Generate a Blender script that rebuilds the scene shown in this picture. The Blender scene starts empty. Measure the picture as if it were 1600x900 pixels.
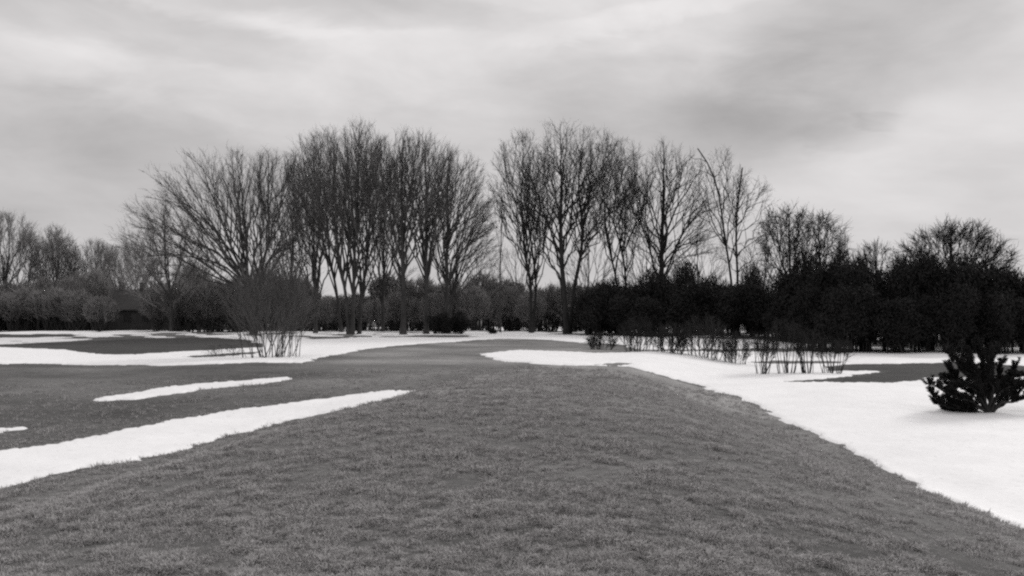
import bpy, math, random
import numpy as np
from mathutils import Vector

SC = bpy.context.scene
COL = SC.collection
R = math.radians

# ------------------------------------------------------------------ camera
F = 1331.0                      # focal length in pixels of the 1600 px wide photograph
EYE = 1.70
PITCH = math.atan(50.0 / F)
cam_d = bpy.data.cameras.new('camera')
cam_d.sensor_width = 36.0
cam_d.lens = 36.0 * F / 1600.0
cam_d.clip_start = 0.1
cam_d.clip_end = 9000.0
cam = bpy.data.objects.new('camera', cam_d)
COL.objects.link(cam)
cam.location = (0, 0, EYE)
cam.rotation_euler = (math.pi / 2 + PITCH, 0, 0)
SC.camera = cam

# ------------------------------------------------------------------ render look
SC.render.engine = 'CYCLES'
SC.view_settings.view_transform = 'Standard'
SC.view_settings.look = 'None'
SC.view_settings.exposure = 0.0
SC.view_settings.gamma = 1.0
SC.cycles.pixel_filter_type = 'BLACKMAN_HARRIS'
SC.cycles.filter_width = 2.3          # the photograph is a soft one
SC.cycles.max_bounces = 5
SC.cycles.diffuse_bounces = 3
SC.cycles.glossy_bounces = 1
SC.cycles.use_denoising = False

# ------------------------------------------------------------------ sun
SUN_EL, SUN_AZ = R(30), R(48)         # azimuth from +Y towards +X
sun_d = bpy.data.lights.new('sun', 'SUN')
sun_d.energy = 1.5
sun_d.angle = R(14)
sun_d.color = (1.0, 0.985, 0.965)
sun = bpy.data.objects.new('sun', sun_d)
COL.objects.link(sun)
sv = Vector((math.sin(SUN_AZ) * math.cos(SUN_EL), math.cos(SUN_AZ) * math.cos(SUN_EL), math.sin(SUN_EL)))
sun.rotation_euler = sv.to_track_quat('Z', 'Y').to_euler()

# ------------------------------------------------------------------ world: overcast sky
W = bpy.data.worlds.new("World")
SC.world = W
W.use_nodes = True
nt = W.node_tree
nt.nodes.clear()
N, L = nt.nodes, nt.links


def node(tree, typ, **kw):
    n = tree.nodes.new(typ)
    for k, v in kw.items():
        setattr(n, k, v)
    return n


def math_node(tree, op, a, b=None, clamp=False):
    n = tree.nodes.new('ShaderNodeMath')
    n.operation = op
    n.use_clamp = clamp
    for i, v in enumerate((a, b)):
        if v is None:
            continue
        if isinstance(v, (int, float)):
            n.inputs[i].default_value = v
        else:
            tree.links.new(v, n.inputs[i])
    return n.outputs[0]


def M_(op, a, b=None, clamp=False):
    return math_node(nt, op, a, b, clamp)


tc = node(nt, 'ShaderNodeTexCoord')
sep = node(nt, 'ShaderNodeSeparateXYZ')
L.new(tc.outputs['Generated'], sep.inputs[0])
dx, dy, dz = sep.outputs
up = M_('MAXIMUM', dz, 0.0)
den = M_('ADD', up, 0.16)
cx_, cy_ = M_('DIVIDE', dx, den), M_('DIVIDE', dy, den)
comb = node(nt, 'ShaderNodeCombineXYZ')
L.new(cx_, comb.inputs[0]); L.new(cy_, comb.inputs[1])


def sky_noise(scale, detail, rough, dist=0.0, sx=1.0, sy=1.0, rot=0.0, off=(0, 0, 0)):
    mp = node(nt, 'ShaderNodeMapping')
    mp.inputs['Scale'].default_value = (sx, sy, 1)
    mp.inputs['Rotation'].default_value = (0, 0, rot)
    mp.inputs['Location'].default_value = off
    L.new(comb.outputs[0], mp.inputs[0])
    n = node(nt, 'ShaderNodeTexNoise')
    n.inputs['Scale'].default_value = scale
    n.inputs['Detail'].default_value = detail
    n.inputs['Roughness'].default_value = rough
    n.inputs['Distortion'].default_value = dist
    L.new(mp.outputs[0], n.inputs[0])
    return n.outputs[0]


n_big = sky_noise(0.55, 3, 0.5, 0.3, 1.0, 1.3, 0.3, (3.1, 1.7, 0))
n_mid = sky_noise(1.5, 5, 0.55, 0.6, 0.9, 1.2, 0.25, (1.2, 4.4, 0))
n_fin = sky_noise(3.4, 7, 0.6, 0.5, 0.85, 1.15, 0.2, (7.0, 2.0, 0))
az0 = M_('ARCTAN2', dx, dy)
el0 = M_('ARCSINE', dz)
cpf = node(nt, 'ShaderNodeCombineXYZ')
L.new(M_('ADD', az0, M_('MULTIPLY', el0, 0.4)), cpf.inputs[0]); L.new(M_('MULTIPLY', el0, 2.3), cpf.inputs[1])
npf = node(nt, 'ShaderNodeTexNoise')
npf.inputs['Scale'].default_value = 5.0
npf.inputs['Detail'].default_value = 7
npf.inputs['Roughness'].default_value = 0.55
npf.inputs['Distortion'].default_value = 0.25
L.new(cpf.outputs[0], npf.inputs[0])
n_puff = npf.outputs[0]
# azimuth / elevation, bent a little by the noise so that cloud edges billow
az = M_('ARCTAN2', dx, dy)
el = M_('ARCSINE', dz)
wob = M_('MULTIPLY', M_('SUBTRACT', n_mid, 0.5), 0.06)
wob2 = M_('MULTIPLY', M_('SUBTRACT', n_fin, 0.5), 0.05)
azw = M_('ADD', az, M_('MULTIPLY', wob, 1.5))
elw = M_('ADD', M_('ADD', el, wob), wob2)


def px_dir(px, py):
    u, v = (px - 800) / F, -(py - 450) / F
    x, y, z = u, math.cos(PITCH) - math.sin(PITCH) * v, math.sin(PITCH) + math.cos(PITCH) * v
    return x, y, z


def px_azel(px, py):
    x, y, z = px_dir(px, py)
    return math.atan2(x, y), math.atan2(z, math.hypot(x, y))


def cloud(px, py, rx, ry, slant=0.0, hard=0.0, warped=True):
    """soft elliptical cloud region seen at this direction (0..1)"""
    a0, e0 = px_azel(px, py)
    sx, sy = rx / F, ry / F
    da = M_('SUBTRACT', azw if warped else az, a0)
    de = M_('SUBTRACT', elw if warped else el, e0)
    de = M_('SUBTRACT', de, M_('MULTIPLY', da, slant))
    q = M_('ADD', M_('POWER', M_('ABSOLUTE', M_('DIVIDE', da, sx)), 2.0), M_('POWER', M_('ABSOLUTE', M_('DIVIDE', de, sy)), 2.0))
    mr = node(nt, 'ShaderNodeMapRange', interpolation_type='SMOOTHSTEP')
    mr.inputs['From Min'].default_value = 1.6 - hard
    mr.inputs['From Max'].default_value = 0.0 + hard * 0.6
    L.new(q, mr.inputs['Value'])
    return mr.outputs[0]


lum = M_('ADD', 0.545, M_('MULTIPLY', M_('SUBTRACT', n_big, 0.5), 0.10))
lum = M_('ADD', lum, M_('MULTIPLY', M_('SUBTRACT', n_mid, 0.5), 0.08))
lum = M_('ADD', lum, M_('MULTIPLY', M_('SUBTRACT', n_puff, 0.5), 0.34))
lum = M_('ADD', lum, M_('MULTIPLY', M_('SUBTRACT', n_fin, 0.5), M_('MULTIPLY', 0.10, M_('ADD', 0.35, M_('MULTIPLY', up, 2.6)))))
for (px, py, rx, ry, sl, hd, amt) in [
        (1030, 175, 290, 95, -0.12, 0.1, -0.10),
        (1110, 205, 170, 55, 0.0, 0.1, -0.04),
        (1340, 75, 260, 110, 0.35, 0.0, -0.10),
        (1330, 212, 80, 28, 0.0, 0.25, -0.06),
        (1375, 182, 36, 12, -0.2, 0.2, -0.06),
        (1500, 320, 300, 60, 0.0, 0.0, 0.035),
        (200, 270, 330, 90, -0.1, 0.0, -0.09),
        (200, 38, 280, 45, -0.05, 0.4, -0.12),
        (560, 18, 260, 26, 0.0, 0.3, -0.08),
        (500, 95, 470, 70, -0.02, 0.2, 0.045),
        (460, 38, 90, 22, 0.0, 0.2, 0.05),
        (300, 70, 190, 22, 0.06, 0.1, 0.035),
        (720, 60, 330, 60, 0.05, 0.1, 0.035),
        (1020, 26, 240, 20, 0.12, 0.2, 0.07),
        
        (1450, 210, 240, 45, 0.0, 0.2, 0.04),
        (60, 60, 120, 60, -0.2, 0.2, 0.06)]:
    lum = M_('ADD', lum, M_('MULTIPLY', cloud(px, py, rx, ry, sl, hd), amt))
# an overcast sky is brighter overhead
lum = M_('MULTIPLY', lum, M_('ADD', 0.94, M_('MULTIPLY', up, 0.75)))
skyt = node(nt, 'ShaderNodeTexSky', sky_type='NISHITA')
skyt.sun_disc = False
skyt.sun_elevation = SUN_EL
skyt.sun_rotation = SUN_AZ
bw = node(nt, 'ShaderNodeRGBToBW')
L.new(skyt.outputs[0], bw.inputs[0])
# a tenth of what arrives is the clear sky above the clouds (strength 0.1), with its colour lost in the grey
lum = M_('ADD', lum, M_('MULTIPLY', bw.outputs[0], 0.10 * 0.08))
lum10 = M_('MULTIPLY', lum, 10.0)
tint = node(nt, 'ShaderNodeCombineColor')
L.new(lum10, tint.inputs[0])
L.new(M_('MULTIPLY', lum10, 0.975), tint.inputs[1])
L.new(M_('MULTIPLY', lum10, 0.975), tint.inputs[2])
bg = node(nt, 'ShaderNodeBackground')
bg.inputs['Strength'].default_value = 0.10
L.new(tint.outputs[0], bg.inputs[0])
wo = node(nt, 'ShaderNodeOutputWorld')
L.new(bg.outputs[0], wo.inputs[0])

# ------------------------------------------------------------------ materials


def grey(v):
    return (v, v * 0.975, v * 0.972, 1.0)


def noise_material(name, lo, hi, scale=5.0, detail=4.0, rough=0.9, bump=0.0, bump_scale=20.0, stretch=(1, 1, 1),
                   translucent=0.0, spec=0.15, coord='Object', random_tone=0.0):
    m = bpy.data.materials.new(name)
    m.use_nodes = True
    t = m.node_tree
    b = t.nodes['Principled BSDF']
    b.inputs['Roughness'].default_value = rough
    b.inputs['Specular IOR Level'].default_value = spec
    co = t.nodes.new('ShaderNodeTexCoord')
    mp = t.nodes.new('ShaderNodeMapping')
    mp.inputs['Scale'].default_value = stretch
    t.links.new(co.outputs[coord], mp.inputs[0])
    n = t.nodes.new('ShaderNodeTexNoise')
    n.inputs['Scale'].default_value = scale
    n.inputs['Detail'].default_value = detail
    t.links.new(mp.outputs[0], n.inputs[0])
    cr = t.nodes.new('ShaderNodeValToRGB')
    cr.color_ramp.elements[0].position = 0.3
    cr.color_ramp.elements[1].position = 0.7
    cr.color_ramp.elements[0].color = grey(lo)
    cr.color_ramp.elements[1].color = grey(hi)
    t.links.new(n.outputs[0], cr.inputs[0])
    col = cr.outputs[0]
    if random_tone:
        oi = t.nodes.new('ShaderNodeObjectInfo')
        f = math_node(t, 'ADD', 1.0 - random_tone, math_node(t, 'MULTIPLY', oi.outputs['Random'], 2 * random_tone))
        vm = t.nodes.new('ShaderNodeVectorMath')
        vm.operation = 'SCALE'
        t.links.new(col, vm.inputs[0])
        t.links.new(f, vm.inputs['Scale'])
        col = vm.outputs[0]
    t.links.new(col, b.inputs['Base Color'])
    if bump:
        n2 = t.nodes.new('ShaderNodeTexNoise')
        n2.inputs['Scale'].default_value = bump_scale
        n2.inputs['Detail'].default_value = 4
        t.links.new(mp.outputs[0], n2.inputs[0])
        bp = t.nodes.new('ShaderNodeBump')
        bp.inputs['Strength'].default_value = bump
        bp.inputs['Distance'].default_value = 0.03
        t.links.new(n2.outputs[0], bp.inputs['Height'])
        t.links.new(bp.outputs[0], b.inputs['Normal'])
    return m


MAT = {}
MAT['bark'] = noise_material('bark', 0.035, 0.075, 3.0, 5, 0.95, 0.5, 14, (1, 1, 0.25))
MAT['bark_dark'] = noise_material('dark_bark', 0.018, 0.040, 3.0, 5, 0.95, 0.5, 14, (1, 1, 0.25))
MAT['twig'] = noise_material('twigs', 0.085, 0.15, 0.5, 3, 0.95)
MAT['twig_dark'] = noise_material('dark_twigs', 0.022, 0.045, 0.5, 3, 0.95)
MAT['twig_far'] = noise_material('haze_paled_twigs', 0.18, 0.28, 0.5, 3, 0.95)  # far twigs lightened: distance haze is put into their colour
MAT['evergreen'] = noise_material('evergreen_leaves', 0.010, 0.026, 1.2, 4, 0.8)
MAT['evergreen_far'] = noise_material('haze_paled_evergreen_leaves', 0.20, 0.28, 1.2, 4, 0.85)  # haze painted in as a paler leaf colour
MAT['needle'] = noise_material('pine_needles', 0.012, 0.026, 4.0, 4, 0.7)
MAT['house_wall'] = noise_material('house_render', 0.06, 0.085, 2.0, 4, 0.9)
MAT['house_roof'] = noise_material('house_tiles', 0.050, 0.075, 3.0, 4, 0.9, 0.4, 8)
MAT['house_dark'] = noise_material('house_glass', 0.03, 0.05, 2.0, 2, 0.3)


def make_ground_material():
    m = bpy.data.materials.new('turf')
    m.use_nodes = True
    t = m.node_tree
    b = t.nodes['Principled BSDF']
    b.inputs['Roughness'].default_value = 0.95
    b.inputs['Specular IOR Level'].default_value = 0.1
    co = t.nodes.new('ShaderNodeTexCoord')

    def nz(scale, detail, rough=0.55, sx=1, sy=1, rot=0):
        mp = t.nodes.new('ShaderNodeMapping')
        mp.inputs['Scale'].default_value = (sx, sy, 1)
        mp.inputs['Rotation'].default_value = (0, 0, rot)
        t.links.new(co.outputs['Object'], mp.inputs[0])
        n = t.nodes.new('ShaderNodeTexNoise')
        n.inputs['Scale'].default_value = scale
        n.inputs['Detail'].default_value = detail
        n.inputs['Roughness'].default_value = rough
        t.links.new(mp.outputs[0], n.inputs[0])
        return n.outputs[0]
    A = lambda a, b_: math_node(t, 'ADD', a, b_)
    Mu = lambda a, b_: math_node(t, 'MULTIPLY', a, b_)
    at = t.nodes.new('ShaderNodeAttribute')
    at.attribute_name = 'turf_tone'
    big = nz(0.22, 4, 0.6, 0.55, 1.0, 0.35)
    mid = nz(1.1, 5, 0.6, 0.7, 1.0, 0.2)
    fine = nz(16, 5, 0.75)
    blot = nz(5.0, 4, 0.6)
    streak = nz(0.30, 3, 0.5, 0.35, 1.6, -0.25)
    v = A(1.0, Mu(A(big, -0.5), 0.45))
    v = A(v, Mu(A(mid, -0.5), 0.8))
    v = A(v, Mu(A(fine, -0.5), 0.95))
    v = A(v, Mu(A(blot, -0.5), 0.75))
    v = A(v, Mu(A(streak, -0.5), 0.75))
    v = Mu(v, at.outputs['Fac'])
    v = math_node(t, 'MAXIMUM', v, 0.012)
    cc = t.nodes.new('ShaderNodeCombineColor')
    t.links.new(v, cc.inputs[0])
    t.links.new(Mu(v, 0.985), cc.inputs[1])
    t.links.new(Mu(v, 0.975), cc.inputs[2])
    t.links.new(cc.outputs[0], b.inputs['Base Color'])
    bp = t.nodes.new('ShaderNodeBump')
    bp.inputs['Strength'].default_value = 0.9
    bp.inputs['Distance'].default_value = 0.03
    h = A(A(Mu(fine, 0.7), Mu(blot, 0.9)), nz(60, 3))
    t.links.new(h, bp.inputs['Height'])
    t.links.new(bp.outputs[0], b.inputs['Normal'])
    return m


def make_snow_material():
    m = bpy.data.materials.new('snow')
    m.use_nodes = True
    t = m.node_tree
    b = t.nodes['Principled BSDF']
    b.inputs['Roughness'].default_value = 0.75
    b.inputs['Specular IOR Level'].default_value = 0.2
    co = t.nodes.new('ShaderNodeTexCoord')
    n = t.nodes.new('ShaderNodeTexNoise')
    n.inputs['Scale'].default_value = 0.8
    n.inputs['Detail'].default_value = 6
    n.inputs['Roughness'].default_value = 0.65
    t.links.new(co.outputs['Object'], n.inputs[0])
    cr = t.nodes.new('ShaderNodeValToRGB')
    cr.color_ramp.elements[0].position = 0.25
    cr.color_ramp.elements[1].position = 0.65
    cr.color_ramp.elements[0].color = (0.76, 0.755, 0.76, 1)
    cr.color_ramp.elements[1].color = (0.86, 0.855, 0.86, 1)
    t.links.new(n.outputs[0], cr.inputs[0])
    n3 = t.nodes.new('ShaderNodeTexNoise')       # blown grit and dead grass showing through
    n3.inputs['Scale'].default_value = 9.0
    n3.inputs['Detail'].default_value = 5
    n3.inputs['Roughness'].default_value = 0.7
    t.links.new(co.outputs['Object'], n3.inputs[0])
    cr3 = t.nodes.new('ShaderNodeValToRGB')
    cr3.color_ramp.elements[0].position = 0.29
    cr3.color_ramp.elements[1].position = 0.40
    cr3.color_ramp.elements[0].color = (0.62, 0.62, 0.62, 1)
    cr3.color_ramp.elements[1].color = (1, 1, 1, 1)
    t.links.new(n3.outputs[0], cr3.inputs[0])
    mx = t.nodes.new('ShaderNodeMix')
    mx.data_type = 'RGBA'
    mx.blend_type = 'MULTIPLY'
    mx.inputs[0].default_value = 1.0
    t.links.new(cr.outputs[0], mx.inputs[6])
    t.links.new(cr3.outputs[0], mx.inputs[7])
    t.links.new(mx.outputs[2], b.inputs['Base Color'])
    n2 = t.nodes.new('ShaderNodeTexNoise')
    n2.inputs['Scale'].default_value = 3.0
    n2.inputs['Detail'].default_value = 6
    t.links.new(co.outputs['Object'], n2.inputs[0])
    bp = t.nodes.new('ShaderNodeBump')
    bp.inputs['Strength'].default_value = 0.5
    bp.inputs['Distance'].default_value = 0.06
    t.links.new(n2.outputs[0], bp.inputs['Height'])
    t.links.new(bp.outputs[0], b.inputs['Normal'])
    return m


MAT['turf'] = make_ground_material()
MAT['snow'] = make_snow_material()
MAT['blade'] = noise_material('grass_blades', 0.19, 0.54, 2.2, 6, 0.7, coord='Object', random_tone=0.0, spec=0.2)

# ------------------------------------------------------------------ object helpers


def put(name, mesh, mat=None, parent=None, loc=(0, 0, 0)):
    o = bpy.data.objects.new(name, mesh)
    COL.objects.link(o)
    o.location = loc
    if mat and mesh is not None and not mesh.materials:
        mesh.materials.append(MAT[mat])
    if parent:
        o.parent = parent
    return o


def tag(o, label=None, cat=None, group=None, kind=None):
    for k, v in (('label', label), ('category', cat), ('group', group), ('kind', kind)):
        if v:
            o[k] = v
    return o


def mesh_np(name, verts, faces, nverts_per_face, smooth=False):
    """fast mesh from numpy arrays; faces is (n, k)"""
    me = bpy.data.meshes.new(name)
    faces = np.asarray(faces, dtype=np.int32)
    nf = len(faces)
    me.vertices.add(len(verts))
    me.vertices.foreach_set('co', np.ascontiguousarray(verts, dtype=np.float32).ravel())
    me.loops.add(nf * nverts_per_face)
    me.loops.foreach_set('vertex_index', faces.ravel())
    me.polygons.add(nf)
    me.polygons.foreach_set('loop_start', np.arange(nf, dtype=np.int32) * nverts_per_face)
    me.polygons.foreach_set('loop_total', np.full(nf, nverts_per_face, dtype=np.int32))
    if smooth:
        me.polygons.foreach_set('use_smooth', np.ones(nf, dtype=bool))
    me.update(calc_edges=True)
    return me


# ------------------------------------------------------------------ the lie of the land
def smooth(x, a, b):
    t = np.clip((x - a) / (b - a), 0, 1)
    return t * t * (3 - 2 * t)


def ground_z(x, y):
    x = np.asarray(x, float)
    y = np.asarray(y, float)
    # the mound runs away from the camera; its right flank is steep, its left flank low
    xr = np.interp(y, [-20, 0, 8, 15, 30, 45, 80], [5.5, 4.6, 4.1, 3.9, 3.0, 7.0, 20])
    dr = np.interp(y, [-20, 0, 30, 45, 60, 95], [0.62, 0.62, 0.66, 0.70, 0.65, 0.0])
    wr = np.interp(y, [0, 30, 45, 80], [3.3, 3.6, 7, 14])
    z = -dr * smooth(x, xr, xr + wr)
    near = 1 - smooth(y, 18, 34)
    z = z - near * (0.021 * np.clip(x - 0.4, 0, 4.4) ** 2 + 0.010 * np.clip(-x - 0.8, 0, 4.0) ** 2)
    xl = np.interp(y, [-20, 0, 8, 14, 20, 26], [-5.8, -5.2, -4.3, -3.1, -1.4, 2.0])
    dl = 0.42 * (1 - smooth(y, 17, 30))
    z = z - dl * smooth(-x, -xl, -xl + 2.2)
    z = z + 0.24 * (1 - smooth(y, 17, 31)) * smooth(y, 2, 15) * (1 - smooth(np.abs(x - 0.3), 0.0, 5.2))
    z = z + 0.42 * smooth(y, 55, 88) + 0.75 * smooth(y, 90, 230)
    z = z - 0.12 * np.exp(-((x + 16) / 9) ** 2 - ((y - 27) / 7) ** 2)
    r = np.hypot(x, y)
    a = 0.035 * smooth(r, 2, 12)
    z = z + a * (np.sin(x * 0.55 + 1.3) * np.cos(y * 0.37) + 0.6 * np.sin(x * 1.1 - y * 0.23 + 2) + 0.5 * np.sin(y * 0.7 + x * 0.2))
    return z


RR = np.exp(np.arange(math.log(1.5), math.log(900), 0.0025))


def to_ground(px, py):
    """point of the land seen at this pixel -> (x, y, z)"""
    x, y, z = px_dir(px, py)
    h = math.hypot(x, y)
    X, Y_, Z = RR * x / h, RR * y / h, EYE + RR * z / h
    d = Z - ground_z(X, Y_)
    k = np.argmax(d < 0)
    if d[k] >= 0:
        k = len(RR) - 1
    if k > 0 and d[k] < 0:
        t = d[k - 1] / (d[k - 1] - d[k])
        rr = RR[k - 1] + t * (RR[k] - RR[k - 1])
    else:
        rr = RR[k]
    X, Y_ = rr * x / h, rr * y / h
    return X, Y_, float(ground_z(X, Y_))


def at(px, py, Y):
    x, y, z = px_dir(px, py)
    k = Y / y
    return np.array((x * k, Y, EYE + z * k))


def logpolar_poly(pts, sub=4):
    """outline in photo pixels -> dense outline on the land in (azimuth, ln r)"""
    out = []
    n = len(pts)
    for i in range(n):
        (x0, y0), (x1, y1) = pts[i], pts[(i + 1) % n]
        m = max(1, min(sub * 4, int(math.hypot(x1 - x0, y1 - y0) / 12)))
        for k in range(m):
            t = k / m
            X, Y_, _ = to_ground(x0 + (x1 - x0) * t, y0 + (y1 - y0) * t)
            out.append((math.atan2(X, Y_), math.log(math.hypot(X, Y_))))
    return np.array(out)


def poly_sd(P, A, B):
    """signed distance (positive inside) of points (A, B) to polygon P, both in (azimuth, ln r)"""
    best = np.full(A.shape, 1e9)
    inside = np.zeros(A.shape, bool)
    n = len(P)
    for i in range(n):
        ax, ay = P[i]
        bx, by = P[(i + 1) % n]
        ex, ey = bx - ax, by - ay
        wx, wy = A - ax, B - ay
        q = np.clip((wx * ex + wy * ey) / (ex * ex + ey * ey + 1e-12), 0, 1)
        d = np.hypot(wx - q * ex, wy - q * ey)
        np.minimum(best, d, out=best)
        c = ((ay > B) != (by > B))
        if abs(ey) > 1e-12:
            inside ^= c & (A < ax + ex * (B - ay) / ey)
    return np.where(inside, best, -best)


# azimuth / distance grid shared by the ground and the snow lying on it
AZ = np.concatenate([np.arange(-180, -60, 8.0), np.arange(-60, -37, 1.0), np.arange(-37, 37.01, 0.14), np.arange(38, 60, 1.0), np.arange(60, 180, 8.0)])
AZ = np.radians(AZ)
LR = np.concatenate([np.linspace(math.log(0.4), math.log(3.2), 14)[:-1],
                     np.arange(math.log(3.2), math.log(24), 0.0095),
                     np.arange(math.log(24), math.log(130), 0.0080),
                     np.linspace(math.log(130.5), math.log(3500), 50)])
GA, GL = np.meshgrid(AZ, LR)
GR = np.exp(GL)
GX, GY = GR * np.sin(GA), GR * np.cos(GA)
GZ = ground_z(GX, GY)
rng = np.random.RandomState(7)


def value_noise(X, Y_, scale, seed):
    g = np.random.RandomState(seed).rand(256, 256)
    u, v = X / scale, Y_ / scale
    iu, iv = np.floor(u).astype(int), np.floor(v).astype(int)
    fu, fv = u - iu, v - iv
    fu, fv = fu * fu * (3 - 2 * fu), fv * fv * (3 - 2 * fv)
    a, b = g[iu % 256, iv % 256], g[(iu + 1) % 256, iv % 256]
    c, d = g[iu % 256, (iv + 1) % 256], g[(iu + 1) % 256, (iv + 1) % 256]
    return (a * (1 - fu) + b * fu) * (1 - fv) + (c * (1 - fu) + d * fu) * fv - 0.5


# snow fields: outlines on the land
S_FIELD = [(758, 553), (768, 562), (800, 567), (860, 570), (920, 571), (985, 574), (1040, 587), (1095, 602), (1150, 621), (1225, 654), (1300, 689),
           (1380, 730), (1450, 766), (1530, 797), (1600, 828), (1720, 885), (1950, 990), (2600, 1300), (3800, 900), (2300, 560), (1650, 542),
           (1450, 546), (1330, 541), (1200, 532), (1060, 528), (965, 527), (940, 536), (985, 540), (1000, 550), (930, 552), (870, 549), (800, 547)]
S_BAND = [(-700, 590), (-200, 573), (0, 569), (150, 570), (260, 571), (340, 569), (400, 566), (455, 567), (490, 561), (525, 556), (560, 548), (610, 541), (680, 536), (740, 531), (800, 529),
          (860, 531), (925, 537), (965, 531), (1100, 526), (1300, 530), (1700, 530), (2300, 527), (2300, 505.5), (-900, 505.5)]
S_LONG = [(-900, 850), (-300, 740), (0, 705), (45, 699), (100, 690), (200, 667), (300, 650), (400, 635), (500, 622), (560, 614), (610, 609.5), (636, 611),
          (641, 615.5), (600, 625), (540, 638), (470, 655), (400, 673), (330, 690), (250, 709), (170, 727), (100, 742), (0, 766), (-300, 850), (-900, 1100)]
S_MID = [(150, 626), (200, 616), (240, 607), (290, 602), (350, 598), (400, 594.5), (452, 590), (456, 592.5), (420, 599), (340, 607), (270, 615), (215, 623)]
S_LEFT = [(-260, 662), (-60, 672), (0, 671), (42, 669), (22, 674), (0, 679), (-80, 700), (-300, 730)]
G_RIGHT = [(1225, 596), (1285, 593), (1320, 588), (1350, 584), (1372, 580.5), (1300, 580), (1280, 575), (1320, 569), (1400, 568), (1500, 566), (1650, 574), (1850, 582), (1850, 592), (1620, 590),
           (1460, 591), (1425, 596), (1390, 599), (1300, 598)]
G_LEFT = [(-400, 552), (-100, 546), (0, 543), (95, 547), (160, 555), (205, 555), (270, 551), (340, 547), (415, 543), (395, 531), (330, 527), (240, 528), (120, 533), (0, 538), (-400, 543)]
G_LEFT2 = [(-300, 524), (115, 522), (113, 526), (40, 528), (-300, 531)]
G_TREES = [(480, 528), (530, 526.5), (565, 528), (520, 530), (480, 531)]
G_STREAK = [(285, 558), (340, 554), (410, 549), (400, 553), (340, 558), (300, 560)]
G_SHRUB_SHADOW = [(925, 570), (960, 566), (1010, 568), (960, 572.5)]  # shrub's cast shadow, imitated by a turf gap cut in the snow
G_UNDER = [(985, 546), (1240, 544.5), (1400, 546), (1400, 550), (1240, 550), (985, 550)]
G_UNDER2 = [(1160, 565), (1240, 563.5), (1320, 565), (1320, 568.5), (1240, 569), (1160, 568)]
G_FARWOOD = [(-400, 519), (120, 517), (330, 516), (420, 517), (420, 512), (-400, 512)]

edge_noise = (value_noise(GX, GY, 0.5, 1) * 0.30 + value_noise(GX, GY, 0.16, 2) * 0.16 + value_noise(GX, GY, 2.1, 3) * 0.5)
edge_noise = (edge_noise + value_noise(GX, GY, 0.07, 4) * 0.14) * np.clip(GR / 22, 0.42, 1.6)


def sd_metres(poly):
    P = logpolar_poly(poly)
    out = np.full(GA.shape, -1e3)
    a0, b0 = P.min(0) - 0.06
    a1, b1 = P.max(0) + 0.06
    m = (GA > a0) & (GA < a1) & (GL > b0) & (GL < b1)
    out[m] = poly_sd(P, GA[m], GL[m]) * GR[m]
    return out


CUT = np.maximum.reduce([sd_metres(g) for g in (G_RIGHT, G_LEFT, G_LEFT2, G_TREES, G_STREAK, G_SHRUB_SHADOW, G_UNDER, G_UNDER2, G_FARWOOD)])
SNOW_SD = {}
for nm, pl in (('field', S_FIELD), ('band', S_BAND), ('long', S_LONG), ('mid', S_MID), ('left', S_LEFT)):
    SNOW_SD[nm] = sd_metres(pl)
ALL = np.maximum.reduce(list(SNOW_SD.values()))

# turf tone: rough grass of the mound, closely mown fairway beyond it, darker strips
Z_NEAR = [(-1200, 1400), (-900, 1100), (-300, 850), (0, 766), (250, 709), (400, 673), (540, 638), (641, 613), (720, 592), (800, 577), (860, 570.5), (985, 574), (1150, 621), (1600, 828), (2600, 1300), (2600, 3000), (-1200, 3000)]
near_sd = sd_metres(Z_NEAR)
Z_FAIR = [(640, 611), (470, 588), (480, 566), (560, 549), (680, 537), (800, 529), (940, 537), (1000, 556), (985, 574), (860, 570), (720, 590)]
fair_sd = sd_metres(Z_FAIR)
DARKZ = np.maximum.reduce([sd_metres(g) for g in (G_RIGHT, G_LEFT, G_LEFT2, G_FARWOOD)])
nearw = smooth(near_sd, -0.25, 0.25)
nearw = np.where(GR < 6.5, 1.0, nearw)
fairw = smooth(fair_sd, -2.0, 2.5)
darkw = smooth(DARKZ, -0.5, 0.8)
streak = smooth(value_noise(GX * 0.5 + GY * 0.25, GY, 3.2, 11), -0.2, 0.35)
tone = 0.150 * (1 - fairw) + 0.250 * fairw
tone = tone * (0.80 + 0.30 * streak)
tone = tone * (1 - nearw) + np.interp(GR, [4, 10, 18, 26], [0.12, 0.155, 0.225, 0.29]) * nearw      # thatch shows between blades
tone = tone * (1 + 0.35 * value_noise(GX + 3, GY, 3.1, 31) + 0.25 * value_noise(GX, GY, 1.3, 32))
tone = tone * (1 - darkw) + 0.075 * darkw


def grid_faces(mask_cells):
    ii, jj = np.nonzero(mask_cells)
    n = GA.shape[1]
    a = ii * n + jj
    return np.stack([a, a + 1, a + n + 1, a + n], 1)


# ---- ground
nr, nc = GA.shape
V = np.stack([GX.ravel(), GY.ravel(), GZ.ravel()], 1)
Fc = grid_faces(np.ones((nr - 1, nc - 1), bool))
wrap = np.arange(nr - 1)
Fw = np.stack([wrap * nc + nc - 1, wrap * nc, (wrap + 1) * nc, (wrap + 1) * nc + nc - 1], 1)
Fc = np.concatenate([Fc, Fw])[:, ::-1]
me = mesh_np('ground', V, Fc, 4, True)
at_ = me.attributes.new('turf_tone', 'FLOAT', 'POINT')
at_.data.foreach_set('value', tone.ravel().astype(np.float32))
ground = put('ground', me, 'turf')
tag(ground, 'winter turf of the mound and the fairway beyond it', None, None, 'structure')
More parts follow.
